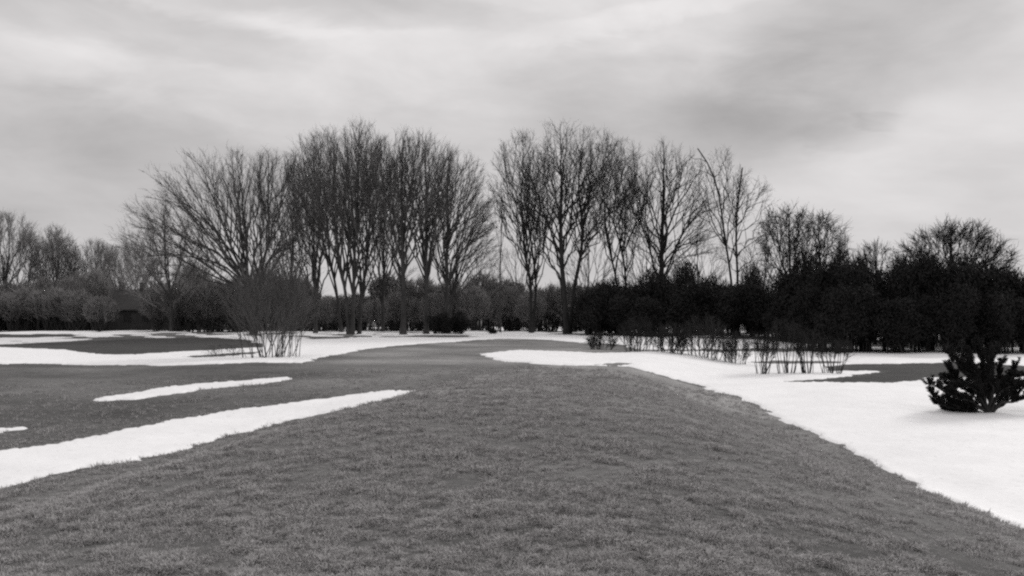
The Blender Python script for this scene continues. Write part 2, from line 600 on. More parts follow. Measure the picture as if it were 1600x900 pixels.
# centre disc under the photographer
dm = bpy.data.meshes.new('ground_under_camera')
ring = [(0, 0, float(ground_z(0, 0)))] + [tuple(V[j]) for j in range(nc)]
dm.from_pydata(ring, [], [(0, 1 + (j + 1) % nc, 1 + j) for j in range(nc)])
a2 = dm.attributes.new('turf_tone', 'FLOAT', 'POINT')
a2.data.foreach_set('value', np.full(nc + 1, 0.105, np.float32))
tag(put('ground_under_camera', dm, 'turf'), 'turf underfoot at the top of the mound', None, None, 'structure')

# ---- snow lying on it: its upper surface rises out of the turf along a ragged edge
for nm, lab in (('field', 'broad snow field on the low ground right of the mound'),
                ('band', 'long band of snow between the fairway and the tree line'),
                ('long', 'long tapering snow strip in the hollow left of the mound'),
                ('mid', 'narrow sliver of snow on the fairway above the long strip'),
                ('left', 'small snow remnant at the left edge of the fairway')):
    sd = SNOW_SD[nm] + edge_noise
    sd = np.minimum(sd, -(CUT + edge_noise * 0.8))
    if nm == 'band':
        melt = value_noise(GX, GY, 5.0, 21) + 0.6 * value_noise(GX, GY, 1.7, 22) + 0.06 - 0.35 * smooth(GR, 90, 170)
        sd = np.where(GR > 72, np.minimum(sd, melt * 6), sd)
    th = np.clip(sd * 0.35, -0.05, 0.045) + 0.02 * smooth(sd, 0.1, 1.5)
    th = th + 0.018 * value_noise(GX, GY, 0.9, 5) * smooth(sd, 0.05, 0.4) + 0.03 * value_noise(GX, GY, 3.5, 6) * smooth(sd, 0.2, 2.0)
    up_ = th > 0
    cells = up_[:-1, :-1] | up_[1:, :-1] | up_[:-1, 1:] | up_[1:, 1:]
    fc = grid_faces(cells)[:, ::-1]
    used, inv = np.unique(fc, return_inverse=True)
    vv = V[used].copy()
    vv[:, 2] += th.ravel()[used]
    o = put('snow_patch', mesh_np('snow_patch', vv, inv.reshape(fc.shape), 4, True), 'snow')
    tag(o, lab, None, None, 'structure')

# ------------------------------------------------------------------ grass blades on the near turf
def grass():
    rs = np.random.RandomState(3)
    n = 210000
    a = rs.uniform(R(-38), R(38), n)
    lr = rs.uniform(math.log(3.6), math.log(30), n)
    r = np.exp(lr)
    x, y = r * np.sin(a), r * np.cos(a)
    ia = np.clip(np.searchsorted(AZ, a), 0, nc - 1)
    il = np.clip(np.searchsorted(LR, lr), 0, nr - 1)
    nd = near_sd[il, ia]
    sn = ALL[il, ia] + edge_noise[il, ia]
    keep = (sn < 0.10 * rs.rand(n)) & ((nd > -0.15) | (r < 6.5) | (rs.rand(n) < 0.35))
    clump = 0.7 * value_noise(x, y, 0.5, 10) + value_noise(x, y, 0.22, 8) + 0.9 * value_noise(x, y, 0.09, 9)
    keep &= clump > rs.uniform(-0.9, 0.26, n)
    keep &= rs.rand(n) < np.interp(x, [0.5, 3.5], [1.0, 0.5])      # grass thinned on the right flank; darker ground imitates its shade
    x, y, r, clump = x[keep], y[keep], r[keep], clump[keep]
    z = ground_z(x, y) - 0.006
    pts = bpy.data.meshes.new('grass_points')
    pts.vertices.add(len(x))
    pts.vertices.foreach_set('co', np.stack([x, y, z], 1).astype(np.float32).ravel())
    sc = pts.attributes.new('tuft_scale', 'FLOAT', 'POINT')
    s = (0.75 + 0.6 * rs.rand(len(x)) + 1.1 * np.clip(clump, -0.5, 0.8)) * np.interp(r, [4, 12, 30], [0.85, 1.15, 1.5])
    sc.data.foreach_set('value', s.astype(np.float32))
    rt = pts.attributes.new('tuft_turn', 'FLOAT_VECTOR', 'POINT')
    ang = np.stack([rs.normal(0, 0.2, len(x)), rs.normal(0, 0.2, len(x)), rs.uniform(0, 6.28, len(x))], 1)
    rt.data.foreach_set('vector', ang.astype(np.float32).ravel())
    # tufts
    tufts = bpy.data.collections.new('grass_tufts')
    for k in range(5):
        vs, fs = [], []
        rd = random.Random(50 + k)
        for b in range(11):
            th, rad = rd.uniform(0, 6.28), 0.022 * math.sqrt(rd.random())
            bx, by = rad * math.cos(th), rad * math.sin(th)
            lean = rd.uniform(0.2, 1.25)
            d = th + rd.uniform(-1, 1)
            h = rd.uniform(0.018, 0.046)
            w = rd.uniform(0.0014, 0.0026)
            px_, py_ = -math.sin(d) * w, math.cos(d) * w
            i = len(vs)
            mx, my, mz = bx + math.cos(d) * h * 0.35 * lean, by + math.sin(d) * h * 0.35 * lean, h * 0.6
            tx, ty, tz = bx + math.cos(d) * h * lean, by + math.sin(d) * h * lean, h * (1.0 - 0.35 * lean)
            vs += [(bx - px_, by - py_, 0), (bx + px_, by + py_, 0), (mx - px_ * .8, my - py_ * .8, mz), (mx + px_ * .8, my + py_ * .8, mz), (tx, ty, tz)]
            fs += [(i, i + 1, i + 3, i + 2), (i + 2, i + 3, i + 4)]
        m = bpy.data.meshes.new('grass_tuft')
        m.from_pydata(vs, [], fs)
        m.materials.append(MAT['blade'])
        o = bpy.data.objects.new('grass_tuft', m)
        tufts.objects.link(o)
    ng = bpy.data.node_groups.new('grass_scatter', 'GeometryNodeTree')
    ng.interface.new_socket('Geometry', in_out='INPUT', socket_type='NodeSocketGeometry')
    ng.interface.new_socket('Geometry', in_out='OUTPUT', socket_type='NodeSocketGeometry')
    gi, go = ng.nodes.new('NodeGroupInput'), ng.nodes.new('NodeGroupOutput')
    ci = ng.nodes.new('GeometryNodeCollectionInfo')
    ci.inputs['Collection'].default_value = tufts
    ci.inputs['Separate Children'].default_value = True
    ci.inputs['Reset Children'].default_value = True
    iop = ng.nodes.new('GeometryNodeInstanceOnPoints')
    iop.inputs['Pick Instance'].default_value = True
    n1 = ng.nodes.new('GeometryNodeInputNamedAttribute'); n1.data_type = 'FLOAT'; n1.inputs[0].default_value = 'tuft_scale'
    n2 = ng.nodes.new('GeometryNodeInputNamedAttribute'); n2.data_type = 'FLOAT_VECTOR'; n2.inputs[0].default_value = 'tuft_turn'
    e2r = ng.nodes.new('FunctionNodeEulerToRotation')
    ng.links.new(gi.outputs[0], iop.inputs['Points'])
    ng.links.new(ci.outputs[0], iop.inputs['Instance'])
    ng.links.new(n2.outputs[0], e2r.inputs[0])
    ng.links.new(e2r.outputs[0], iop.inputs['Rotation'])
    ng.links.new(n1.outputs[0], iop.inputs['Scale'])
    ng.links.new(iop.outputs[0], go.inputs[0])
    o = put('grass', pts)
    md = o.modifiers.new('scatter', 'NODES')
    md.node_group = ng
    tag(o, 'short tufted winter grass covering the near mound', 'grass', None, 'stuff')


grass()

# ------------------------------------------------------------------ branching wood


def tubes(lines, sides):
    """lines: list of (pts (n,3), radii (n,)) -> verts, quads; tips close to a point by a tiny radius"""
    VV, FF = [], []
    base = 0
    by_n = {}
    for p, r in lines:
        by_n.setdefault(len(p), []).append((p, r))
    for n, grp in by_n.items():
        P = np.array([g[0] for g in grp], float)
        Rd = np.array([g[1] for g in grp], float)
        T = np.empty_like(P)
        T[:, 1:-1] = P[:, 2:] - P[:, :-2]
        T[:, 0] = P[:, 1] - P[:, 0]
        T[:, -1] = P[:, -1] - P[:, -2]
        T /= np.linalg.norm(T, axis=2, keepdims=True) + 1e-9
        ref = np.where(np.abs(T[:, :1, 2:3]) > 0.8, np.array([1.0, 0, 0]), np.array([0, 0, 1.0]))
        U = np.cross(T, np.broadcast_to(ref, T.shape))
        U /= np.linalg.norm(U, axis=2, keepdims=True) + 1e-9
        Wv = np.cross(T, U)
        k = np.arange(sides) * 2 * math.pi / sides
        ring = (U[:, :, None, :] * np.cos(k)[None, None, :, None] + Wv[:, :, None, :] * np.sin(k)[None, None, :, None])
        vv = P[:, :, None, :] + ring * Rd[:, :, None, None]
        m = len(grp)
        VV.append(vv.reshape(-1, 3))
        idx = np.arange(m * n * sides).reshape(m, n, sides)
        a = idx[:, :-1, :]
        b = np.roll(idx, -1, axis=2)[:, :-1, :]
        c = np.roll(idx, -1, axis=2)[:, 1:, :]
        d = idx[:, 1:, :]
        FF.append(np.stack([a, d, c, b], 3).reshape(-1, 4) + base)
        base += m * n * sides
    return np.concatenate(VV), np.concatenate(FF)


def tube_mesh(name, lines, sides):
    v, f = tubes(lines, sides)
    return mesh_np(name, v, f, 4, True)


def nrm(v):
    return v / (np.linalg.norm(v) + 1e-9)


def bezier(p0, d0, p1, n, rs, wig=0.0):
    """path leaving p0 along d0 (vector, with length) and ending at p1"""
    c1 = p0 + d0
    c2 = p0 * 0.35 + p1 * 0.65 + d0 * 0.25
    t = np.linspace(0, 1, n)[:, None]
    P = (1 - t) ** 3 * p0 + 3 * (1 - t) ** 2 * t * c1 + 3 * (1 - t) * t * t * c2 + t ** 3 * p1
    if wig:
        w = rs.normal(0, wig, (n, 3))
        w[0] = 0
        P = P + w * np.linalg.norm(p1 - p0) * np.minimum(1, t * 3)
    return P


def env_dist(p, d, c, rad):
    q, e = (p - c) / rad, d / rad
    A = e @ e
    B = 2 * q @ e
    C = q @ q - 1
    D = B * B - 4 * A * C
    if D <= 0:
        return 0.0
    return max(0.0, (-B + math.sqrt(D)) / (2 * A))


def side_branches(lines, rs, spacing, ang, lenf, centre, rad, focus, t0, npts, grav, gn, rfac, lmin, lmax, keep=1.0):
    """children along each line, heading outwards until the crown's outline"""
    out = []
    for P, r in lines:
        seg = np.linalg.norm(np.diff(P, axis=0), axis=1)
        cum = np.concatenate([[0], np.cumsum(seg)])
        Ltot = cum[-1]
        s = Ltot * t0 + rs.rand() * spacing
        roll = rs.rand() * 6.28
        while s < Ltot * 0.97:
            i = min(len(seg) - 1, int(np.searchsorted(cum, s) - 1))
            i = max(i, 0)
            t = (s - cum[i]) / (seg[i] + 1e-9)
            p = P[i] + (P[i + 1] - P[i]) * t
            T = (P[i + 1] - P[i]) / (seg[i] + 1e-9)
            r_here = r[i] + (r[i + 1] - r[i]) * t
            roll += 2.4 + rs.normal(0, 0.4)
            ref = np.array([1.0, 0, 0]) if abs(T[2]) > 0.8 else np.array([0, 0, 1.0])
            U = nrm(np.cross(T, ref))
            Wv = np.cross(T, U)
            an = ang * (0.7 + 0.6 * rs.rand())
            d = T * math.cos(an) + (U * math.cos(roll) + Wv * math.sin(roll)) * math.sin(an)
            outw = nrm(p - focus)
            d = nrm(d + 0.45 * outw + np.array([0, 0, grav]))
            rem = env_dist(p, d, centre, rad)
            Lb = min(rem * (0.85 + 0.22 * rs.rand()), (lenf * (Ltot - s) + lmin) * (0.7 + 0.6 * rs.rand()), lmax)
            if Lb > lmin * 0.35 and rs.rand() < keep:
                pts = [p]
                dd = d.copy()
                step = Lb / (npts - 1)
                for _ in range(npts - 1):
                    dd = nrm(dd + rs.normal(0, gn, 3) + 0.10 * nrm(pts[-1] - focus) + np.array([0, 0, grav * 0.5]))
                    pts.append(pts[-1] + dd * step)
                r0 = min(r_here * 0.75, rfac * Lb + 0.004)
                out.append((np.array(pts), np.linspace(r0, max(0.004, r0 * 0.3), npts)))
            s += spacing * (0.6 + 0.8 * rs.rand())
    return out


def twigs(lines, rs, per_m, lo, hi, ang, rad_tw, grav, cap=200000, crown=None):
    """fine twigs, all at once; returns list-like arrays for tubes()"""
    Ps, Ts = [], []
    for P, r in lines:
        seg = np.diff(P, axis=0)
        ln = np.linalg.norm(seg, axis=1)
        n = rs.poisson(per_m * ln.sum() + 0.6)
        if n == 0:
            continue
        i = rs.randint(0, len(ln), n)
        t = rs.rand(n)[:, None]
        Ps.append(P[i] + seg[i] * t)
        Ts.append(seg[i] / (ln[i][:, None] + 1e-9))
    if not Ps:
        return []
    P = np.concatenate(Ps)
    T = np.concatenate(Ts)
    if crown:           # the fine wood sits towards the outside of the crown
        q = np.linalg.norm((P - crown[0]) / crown[1], axis=1)
        k = (rs.rand(len(P)) < 0.25 + 0.75 * smooth(q, 0.35, 0.8)) & (q < 1.06)
        P, T = P[k], T[k]
    if len(P) > cap:
        k = rs.permutation(len(P))[:cap]
        P, T = P[k], T[k]
    n = len(P)
    d = rs.normal(0, 1, (n, 3))
    d -= (d * T).sum(1, keepdims=True) * T
    d /= np.linalg.norm(d, axis=1, keepdims=True) + 1e-9
    an = (ang * rs.uniform(0.6, 1.4, n))[:, None]
    D = T * np.cos(an) + d * np.sin(an)
    D[:, 2] += grav
    D /= np.linalg.norm(D, axis=1, keepdims=True)
    Ln = rs.uniform(lo, hi, n)[:, None]
    D2 = D + rs.normal(0, 0.22, (n, 3))
    D2[:, 2] += grav * 0.5
    D2 /= np.linalg.norm(D2, axis=1, keepdims=True)
    A = np.stack([P, P + D * Ln * 0.5, P + D * Ln * 0.5 + D2 * Ln * 0.5], 1)
    rr = rad_tw * rs.uniform(0.7, 1.3, n)
    Rr = np.stack([rr, rr * 0.8, rr * 0.35], 1)
    return list(zip(A, Rr))


def taper(n, r0, r1, p=1.0):
    t = np.linspace(0, 1, n) ** p
    return r0 + (r1 - r0) * t


def wood_tree(name, label, group, Y, trunk, env, seed, limbs=None, n_limbs=9, fork=0.35, trunk_r=0.2, gnarl=0.10,
              mats=('bark', 'twig'), dens=1.0, twig_r=0.0095, spread=1.25, wig=0.012, grav=0.01, ang=0.58, shaft=True, fan=None):
    """one leafless tree. trunk: photo pixels of its axis from the ground up; env: crown outline (cx, cy, rx, ry) in photo pixels"""
    rs = np.random.RandomState(seed)
    S = Y / F
    ang = ang + max(0.0, gnarl - 0.085) * 2.4
    gnarl = gnarl * (1.45 if gnarl > 0.11 else 1.4)
    gx = at(trunk[0][0], trunk[0][1], Y)[0]
    gz = float(ground_z(gx, Y))
    origin = np.array((gx, Y, gz))
    tp = [np.array((gx, Y, gz - 0.15))]
    for i, (px, py) in enumerate(trunk[1:]):
        q = at(px, py, Y)
        q[1] += rs.normal(0, 0.15)
        tp.append(q)
    # resample trunk smoothly
    tp = np.array(tp)
    cum = np.concatenate([[0], np.cumsum(np.linalg.norm(np.diff(tp, axis=0), axis=1))])
    m = 12
    s = np.linspace(0, cum[-1], m)
    T = np.stack([np.interp(s, cum, tp[:, k]) for k in range(3)], 1)
    T[1:-1] = 0.25 * T[:-2] + 0.5 * T[1:-1] + 0.25 * T[2:]
    T[1:] += rs.normal(0, wig * 6 * trunk_r, (m - 1, 3)) * np.array([1, 1, 0.3])
    tr = taper(m, trunk_r, trunk_r * 0.42, 0.8)
    tr[0] *= 1.45
    tr[1] *= 1.05
    env = (env[0], env[1] + 0.14 * env[3], env[2] * 1.16, env[3] * 1.14)      # crowns hang a little below their widest line
    c = at(env[0], env[1], Y)
    rad = np.array((env[2] * S, env[2] * S * 0.85, env[3] * S))
    height = cum[-1]
    focus = T[int(m * 0.45)].copy()
    focus[2] -= 0.15 * rad[2]
    if fan:             # trees of one clump share their light, so their wood fans out from the clump's middle
        focus = 0.45 * focus + 0.55 * at(fan[0], fan[1], Y)
    limb_lines = []
    top = T[-1]
    if limbs:
        for lp in limbs:            # (t on the trunk, [(px, py) ...], relative radius)
            t, pts, rr = lp
            i = min(m - 1, int(t * (m - 1)))
            q = [T[i]]
            depth = rs.uniform(-0.45, 0.45) * rad[1]
            for k, (px, py) in enumerate(pts):
                z = at(px, py, Y)
                z[1] += depth * (k + 1) / len(pts)
                z[0] *= z[1] / Y
                q.append(z)
            q = np.array(q)
            cu = np.concatenate([[0], np.cumsum(np.linalg.norm(np.diff(q, axis=0), axis=1))])
            ss = np.linspace(0, cu[-1], 9)
            Q = np.stack([np.interp(ss, cu, q[:, k]) for k in range(3)], 1)
            Q[1:-1] = 0.25 * Q[:-2] + 0.5 * Q[1:-1] + 0.25 * Q[2:]
            Q[1:] += rs.normal(0, gnarl * 0.6, (8, 3))
            limb_lines.append((Q, taper(9, min(tr[i] * 0.9, trunk_r * rr), 0.018, 0.8)))
    nl = int(n_limbs * 1.5)
    for k in range(nl):
        u = ((k + 0.15 + 0.7 * rs.rand()) / nl) * 2 - 1
        phi = u * min(spread * 1.75, 2.2)
        t = fork * 0.9 + (1 - fork) * (1 - abs(u)) * (0.35 + 0.65 * rs.rand()) + rs.normal(0, 0.04)
        i = int(np.clip(t * (m - 1), 2, m - 1))
        p0 = T[i]
        dep = rs.uniform(-0.75, 0.75)
        kx = math.sqrt(1 - dep * dep)
        dr = np.array((math.sin(phi) * kx, dep, math.cos(phi) * kx))
        tgt = c + dr * rad * (0.80 + 0.2 * rs.rand())
        if tgt[2] < p0[2] + 0.25 * abs(tgt[0] - p0[0]):
            tgt[2] = p0[2] + 0.25 * abs(tgt[0] - p0[0]) + rs.rand() * 0.6
        e = tgt - p0
        d0 = nrm(nrm(e) * 0.9 + np.array([0, 0, 0.15 + 0.25 * rs.rand()])) * np.linalg.norm(e) * 0.28
        Q = bezier(p0, d0, tgt, 9, rs, gnarl * 0.14)
        limb_lines.append((Q, taper(9, min(tr[i] * 0.7, 0.018 + 0.0095 * np.linalg.norm(e)), 0.013, 0.75)))
    if shaft:
        e = np.array((c[0] * 0.4 + top[0] * 0.6, c[1], c[2] + rad[2] * 0.95)) - top
        if e[2] > 0.5:
            Q = bezier(top, np.array((0, 0, 0.3)) * e[2], top + e, 9, rs, gnarl * 0.05)
            limb_lines.append((Q, taper(9, tr[-1], 0.014)))
    lv2 = side_branches(limb_lines, rs, 0.80 / dens ** 0.3, ang, 0.45, c, rad, focus, 0.22, 6, grav, gnarl, 0.011, 1.5, 6.0)
    lv3 = side_branches(lv2 + [(Q[4:], r[4:]) for Q, r in limb_lines], rs, 0.66 / dens ** 0.4, ang, 0.4, c, rad, focus, 0.3, 4, grav, gnarl * 1.2, 0.009, 0.8, 2.6)
    tw = twigs(lv3 + lv2, rs, 3.0 * dens, 0.4, 1.0, ang * 0.8, twig_r, grav * 0.6, crown=(c, rad))
    root = bpy.data.objects.new(name, None)
    COL.objects.link(root)
    root.location = origin
    root.empty_display_size = 0.5
    tag(root, label, 'tree', group)
    sh = lambda ls: [(p - origin, r) for p, r in ls]
    put('trunk', tube_mesh('trunk', sh([(T, tr)]), 8), mats[0], root)
    for Q in limb_lines:
        put('limb', tube_mesh('limb', sh([Q]), 6), mats[0], root)
    v1, f1 = tubes(sh(lv2), 4)
    v2, f2 = tubes(sh(lv3), 3)
    if tw:
        v3, f3 = tubes(sh(tw), 3)
    else:
        v3, f3 = np.zeros((0, 3)), np.zeros((0, 4), int)
    vv = np.concatenate([v1, v2, v3])
    ff = np.concatenate([f1, f2 + len(v1), f3 + len(v1) + len(v2)])
    put('crown', mesh_np('crown', vv, ff, 4, True), mats[1], root)
    return root


def copy_tree(o, parent=None):
    c = o.copy()
    COL.objects.link(c)
    c.parent = parent
    for ch in list(o.children):
        copy_tree(ch, c)
    return c


LINE = 'bare trees of the tree line'
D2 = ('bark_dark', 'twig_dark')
# --- the left clump
wood_tree('bare_tree', 'low broad bare tree left of the wide forked tree', LINE, 88, [(268, 516), (266, 470), (258, 420)], (252, 392, 72, 86), 11,
          n_limbs=11, fork=0.2, trunk_r=0.20, mats=('bark', 'twig_far'), dens=0.7, spread=1.35)
wood_tree('bare_tree', 'wide forked bare tree leaning its limbs far to the left', LINE, 80, [(396, 522), (394, 470), (386, 428)], (340, 350, 142, 118), 12,
          limbs=[(0.85, [(372, 400), (345, 375), (300, 325), (262, 300), (240, 285)], 0.55),
                 (0.9, [(365, 390), (340, 340), (337, 290), (338, 245)], 0.6),
                 (0.8, [(360, 410), (320, 385), (270, 365), (215, 340)], 0.45),
                 (0.75, [(355, 415), (310, 400), (265, 395), (215, 400)], 0.35),
                 (0.95, [(380, 400), (372, 340), (372, 290), (380, 240)], 0.45),
                 (0.9, [(350, 380), (300, 300), (285, 265)], 0.35)],
          n_limbs=10, fork=0.7, trunk_r=0.34, gnarl=0.09, dens=0.95, spread=1.35)
wood_tree('bare_tree', 'bare tree with one leaning trunk forking high right of the wide tree', LINE, 81, [(398, 521), (402, 460), (408, 425), (420, 372)], (418, 318, 66, 84), 13,
          limbs=[(0.98, [(424, 350), (440, 320), (452, 290), (462, 245)], 0.6), (0.98, [(416, 340), (408, 300), (404, 240)], 0.5)],
          n_limbs=7, fork=0.5, trunk_r=0.24, gnarl=0.09, dens=0.8, spread=1.1)
wood_tree('bare_tree', 'slim bare tree with branches hanging left, first of the close group', LINE, 82, [(493, 521), (492, 440), (490, 370)], (488, 320, 52, 118), 14,
          limbs=[(0.35, [(478, 430), (465, 400), (440, 380), (425, 385)], 0.4)],
          n_limbs=9, fork=0.3, trunk_r=0.20, gnarl=0.08, dens=0.7, spread=1.0, fan=(590, 455))
wood_tree('bare_tree', 'bare tree with a slanting stem behind the close group', LINE, 86, [(534, 520), (524, 440), (505, 380), (495, 340)], (505, 285, 55, 85), 15,
          n_limbs=8, fork=0.4, trunk_r=0.17, gnarl=0.08, dens=0.65, spread=0.9, fan=(590, 455))
wood_tree('bare_tree', 'tall bare tree at the middle of the close group', LINE, 80, [(550, 521), (553, 440), (556, 360), (560, 300)], (560, 282, 62, 94), 16,
          n_limbs=11, fork=0.35, trunk_r=0.21, gnarl=0.07, dens=0.75, spread=0.9, fan=(590, 455))
wood_tree('bare_tree', 'bare tree whose trunk curves left inside the close group', LINE, 80, [(545, 521), (541, 460), (530, 400), (520, 330)], (525, 285, 55, 88), 17,
          n_limbs=9, fork=0.35, trunk_r=0.19, gnarl=0.07, dens=0.65, spread=0.9, fan=(590, 455))
wood_tree('bare_tree', 'bare tree curving right at the edge of the close group', LINE, 81, [(561, 521), (566, 450), (574, 400), (577, 340)], (582, 290, 48, 88), 18,
          n_limbs=8, fork=0.35, trunk_r=0.18, gnarl=0.08, dens=0.65, spread=0.9, fan=(590, 455))
wood_tree('bare_tree', 'stout straight bare tree standing alone right of the close group', LINE, 79, [(630, 521), (631, 450), (628, 380), (628, 320)], (630, 285, 58, 82), 19,
          limbs=[(0.45, [(618, 405), (605, 370), (598, 320)], 0.5)],
          n_limbs=11, fork=0.5, trunk_r=0.28, gnarl=0.08, dens=0.8, spread=1.0, fan=(590, 455))
wood_tree('bare_tree', 'bare tree forking in a Y behind the low evergreen bush', LINE, 80, [(666, 523), (666, 440), (665, 372)], (662, 290, 56, 86), 20,
          limbs=[(0.98, [(650, 340), (640, 300), (632, 250)], 0.6), (0.98, [(678, 345), (686, 300), (690, 250)], 0.6)],
          n_limbs=9, fork=0.6, trunk_r=0.25, gnarl=0.08, dens=0.8, spread=1.0, fan=(590, 455))
wood_tree('bare_tree', 'bare tree with a full rounded crown right of the evergreen bush', LINE, 82, [(697, 522), (698, 440), (699, 370), (700, 320)], (706, 315, 58, 84), 21,
          n_limbs=13, fork=0.35, trunk_r=0.24, gnarl=0.07, dens=0.9, spread=1.15, fan=(590, 455))
wood_tree('bare_tree', 'leaning bare tree fanning low to the right over the gap', LINE, 84, [(700, 522), (706, 470), (712, 442)], (722, 372, 54, 84), 22,
          limbs=[(0.95, [(730, 420), (755, 395), (775, 385)], 0.4), (0.95, [(725, 400), (745, 360), (768, 335)], 0.4),
                 (0.95, [(720, 390), (735, 330), (750, 300)], 0.4)],
          n_limbs=7, fork=0.6, trunk_r=0.17, gnarl=0.05, dens=0.7, spread=1.1, fan=(590, 455))
wood_tree('slender_tree', 'thin pole-like bare tree standing in the gap of the tree line', LINE, 83, [(782, 523), (781, 440), (783, 370), (785, 305)], (783, 360, 16, 56), 23,
          n_limbs=3, fork=0.5, trunk_r=0.085, gnarl=0.08, dens=0.25, spread=0.6)
wood_tree('bare_tree', 'bare tree standing back between the close group and the stout straight tree', LINE, 90, [(598, 518), (599, 440), (600, 370)], (598, 298, 56, 88), 51,
          n_limbs=9, fork=0.35, trunk_r=0.17, gnarl=0.08, dens=0.75, spread=1.1, fan=(590, 455))
wood_tree('bare_tree', 'bare tree standing back between the wide forked tree and the close group', LINE, 91, [(452, 518), (454, 440), (458, 380)], (462, 318, 52, 82), 52,
          n_limbs=9, fork=0.35, trunk_r=0.16, gnarl=0.08, dens=0.7, spread=1.1)
# --- the right clump
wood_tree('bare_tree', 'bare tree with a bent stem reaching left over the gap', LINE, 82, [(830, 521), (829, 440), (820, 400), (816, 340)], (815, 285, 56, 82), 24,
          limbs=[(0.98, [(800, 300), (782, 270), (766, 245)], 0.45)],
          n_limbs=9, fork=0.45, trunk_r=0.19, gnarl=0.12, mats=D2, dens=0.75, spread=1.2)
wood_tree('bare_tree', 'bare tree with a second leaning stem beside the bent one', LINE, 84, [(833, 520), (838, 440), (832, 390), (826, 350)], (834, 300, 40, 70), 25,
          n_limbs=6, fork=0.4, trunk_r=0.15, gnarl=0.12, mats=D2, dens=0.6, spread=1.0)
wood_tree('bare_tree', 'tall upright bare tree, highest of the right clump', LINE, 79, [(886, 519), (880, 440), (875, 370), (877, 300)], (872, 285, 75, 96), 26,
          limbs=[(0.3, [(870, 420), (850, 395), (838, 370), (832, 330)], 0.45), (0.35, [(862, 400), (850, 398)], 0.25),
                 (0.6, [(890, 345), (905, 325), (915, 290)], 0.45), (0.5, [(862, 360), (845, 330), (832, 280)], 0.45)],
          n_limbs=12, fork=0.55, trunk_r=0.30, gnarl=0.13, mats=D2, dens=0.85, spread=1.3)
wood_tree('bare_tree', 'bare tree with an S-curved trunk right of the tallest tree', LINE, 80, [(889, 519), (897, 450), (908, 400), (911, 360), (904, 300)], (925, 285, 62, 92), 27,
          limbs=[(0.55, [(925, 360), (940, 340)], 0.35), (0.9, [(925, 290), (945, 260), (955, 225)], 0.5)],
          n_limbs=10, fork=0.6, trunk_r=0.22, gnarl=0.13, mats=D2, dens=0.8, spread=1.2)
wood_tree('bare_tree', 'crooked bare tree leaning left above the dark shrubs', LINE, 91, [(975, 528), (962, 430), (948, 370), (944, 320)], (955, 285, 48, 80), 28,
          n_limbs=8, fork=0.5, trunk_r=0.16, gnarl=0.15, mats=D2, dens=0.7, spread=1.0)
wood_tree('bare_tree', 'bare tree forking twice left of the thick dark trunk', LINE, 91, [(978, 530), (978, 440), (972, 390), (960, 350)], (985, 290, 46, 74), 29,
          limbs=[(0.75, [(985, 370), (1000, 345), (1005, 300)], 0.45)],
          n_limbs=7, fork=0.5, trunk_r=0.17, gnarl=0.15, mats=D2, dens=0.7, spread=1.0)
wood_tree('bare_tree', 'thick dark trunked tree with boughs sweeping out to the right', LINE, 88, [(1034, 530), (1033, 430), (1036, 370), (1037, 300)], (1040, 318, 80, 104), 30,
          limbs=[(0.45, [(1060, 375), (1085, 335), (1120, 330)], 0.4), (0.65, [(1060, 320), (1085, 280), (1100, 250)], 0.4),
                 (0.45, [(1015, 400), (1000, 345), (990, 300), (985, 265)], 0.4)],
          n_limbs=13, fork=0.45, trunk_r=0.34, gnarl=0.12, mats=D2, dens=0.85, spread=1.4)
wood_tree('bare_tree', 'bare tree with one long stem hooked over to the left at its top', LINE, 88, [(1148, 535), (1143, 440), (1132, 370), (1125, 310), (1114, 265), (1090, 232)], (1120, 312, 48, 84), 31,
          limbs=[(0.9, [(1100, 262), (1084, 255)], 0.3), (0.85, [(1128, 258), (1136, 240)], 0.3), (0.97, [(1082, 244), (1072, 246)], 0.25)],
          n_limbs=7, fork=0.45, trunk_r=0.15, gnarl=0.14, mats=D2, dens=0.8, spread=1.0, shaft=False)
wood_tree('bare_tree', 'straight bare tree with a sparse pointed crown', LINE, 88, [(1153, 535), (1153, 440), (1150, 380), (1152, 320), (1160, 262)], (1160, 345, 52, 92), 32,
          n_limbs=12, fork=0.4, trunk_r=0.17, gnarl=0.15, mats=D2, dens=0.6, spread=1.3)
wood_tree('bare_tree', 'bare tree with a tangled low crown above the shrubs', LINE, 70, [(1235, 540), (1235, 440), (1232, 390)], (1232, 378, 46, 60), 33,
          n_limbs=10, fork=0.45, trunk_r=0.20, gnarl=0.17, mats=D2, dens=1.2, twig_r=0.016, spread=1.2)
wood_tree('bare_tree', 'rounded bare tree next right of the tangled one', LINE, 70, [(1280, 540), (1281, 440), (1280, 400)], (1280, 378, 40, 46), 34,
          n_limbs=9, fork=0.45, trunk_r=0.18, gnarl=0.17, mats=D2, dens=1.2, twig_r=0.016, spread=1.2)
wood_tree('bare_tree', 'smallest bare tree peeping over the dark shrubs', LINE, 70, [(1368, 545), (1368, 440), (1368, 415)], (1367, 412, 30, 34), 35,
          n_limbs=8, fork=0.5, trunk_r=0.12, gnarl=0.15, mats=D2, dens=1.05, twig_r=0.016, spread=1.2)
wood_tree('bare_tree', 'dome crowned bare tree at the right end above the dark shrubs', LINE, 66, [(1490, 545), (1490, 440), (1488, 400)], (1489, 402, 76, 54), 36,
          n_limbs=14, fork=0.4, trunk_r=0.24, gnarl=0.13, mats=D2, dens=1.95, twig_r=0.016, spread=1.5)

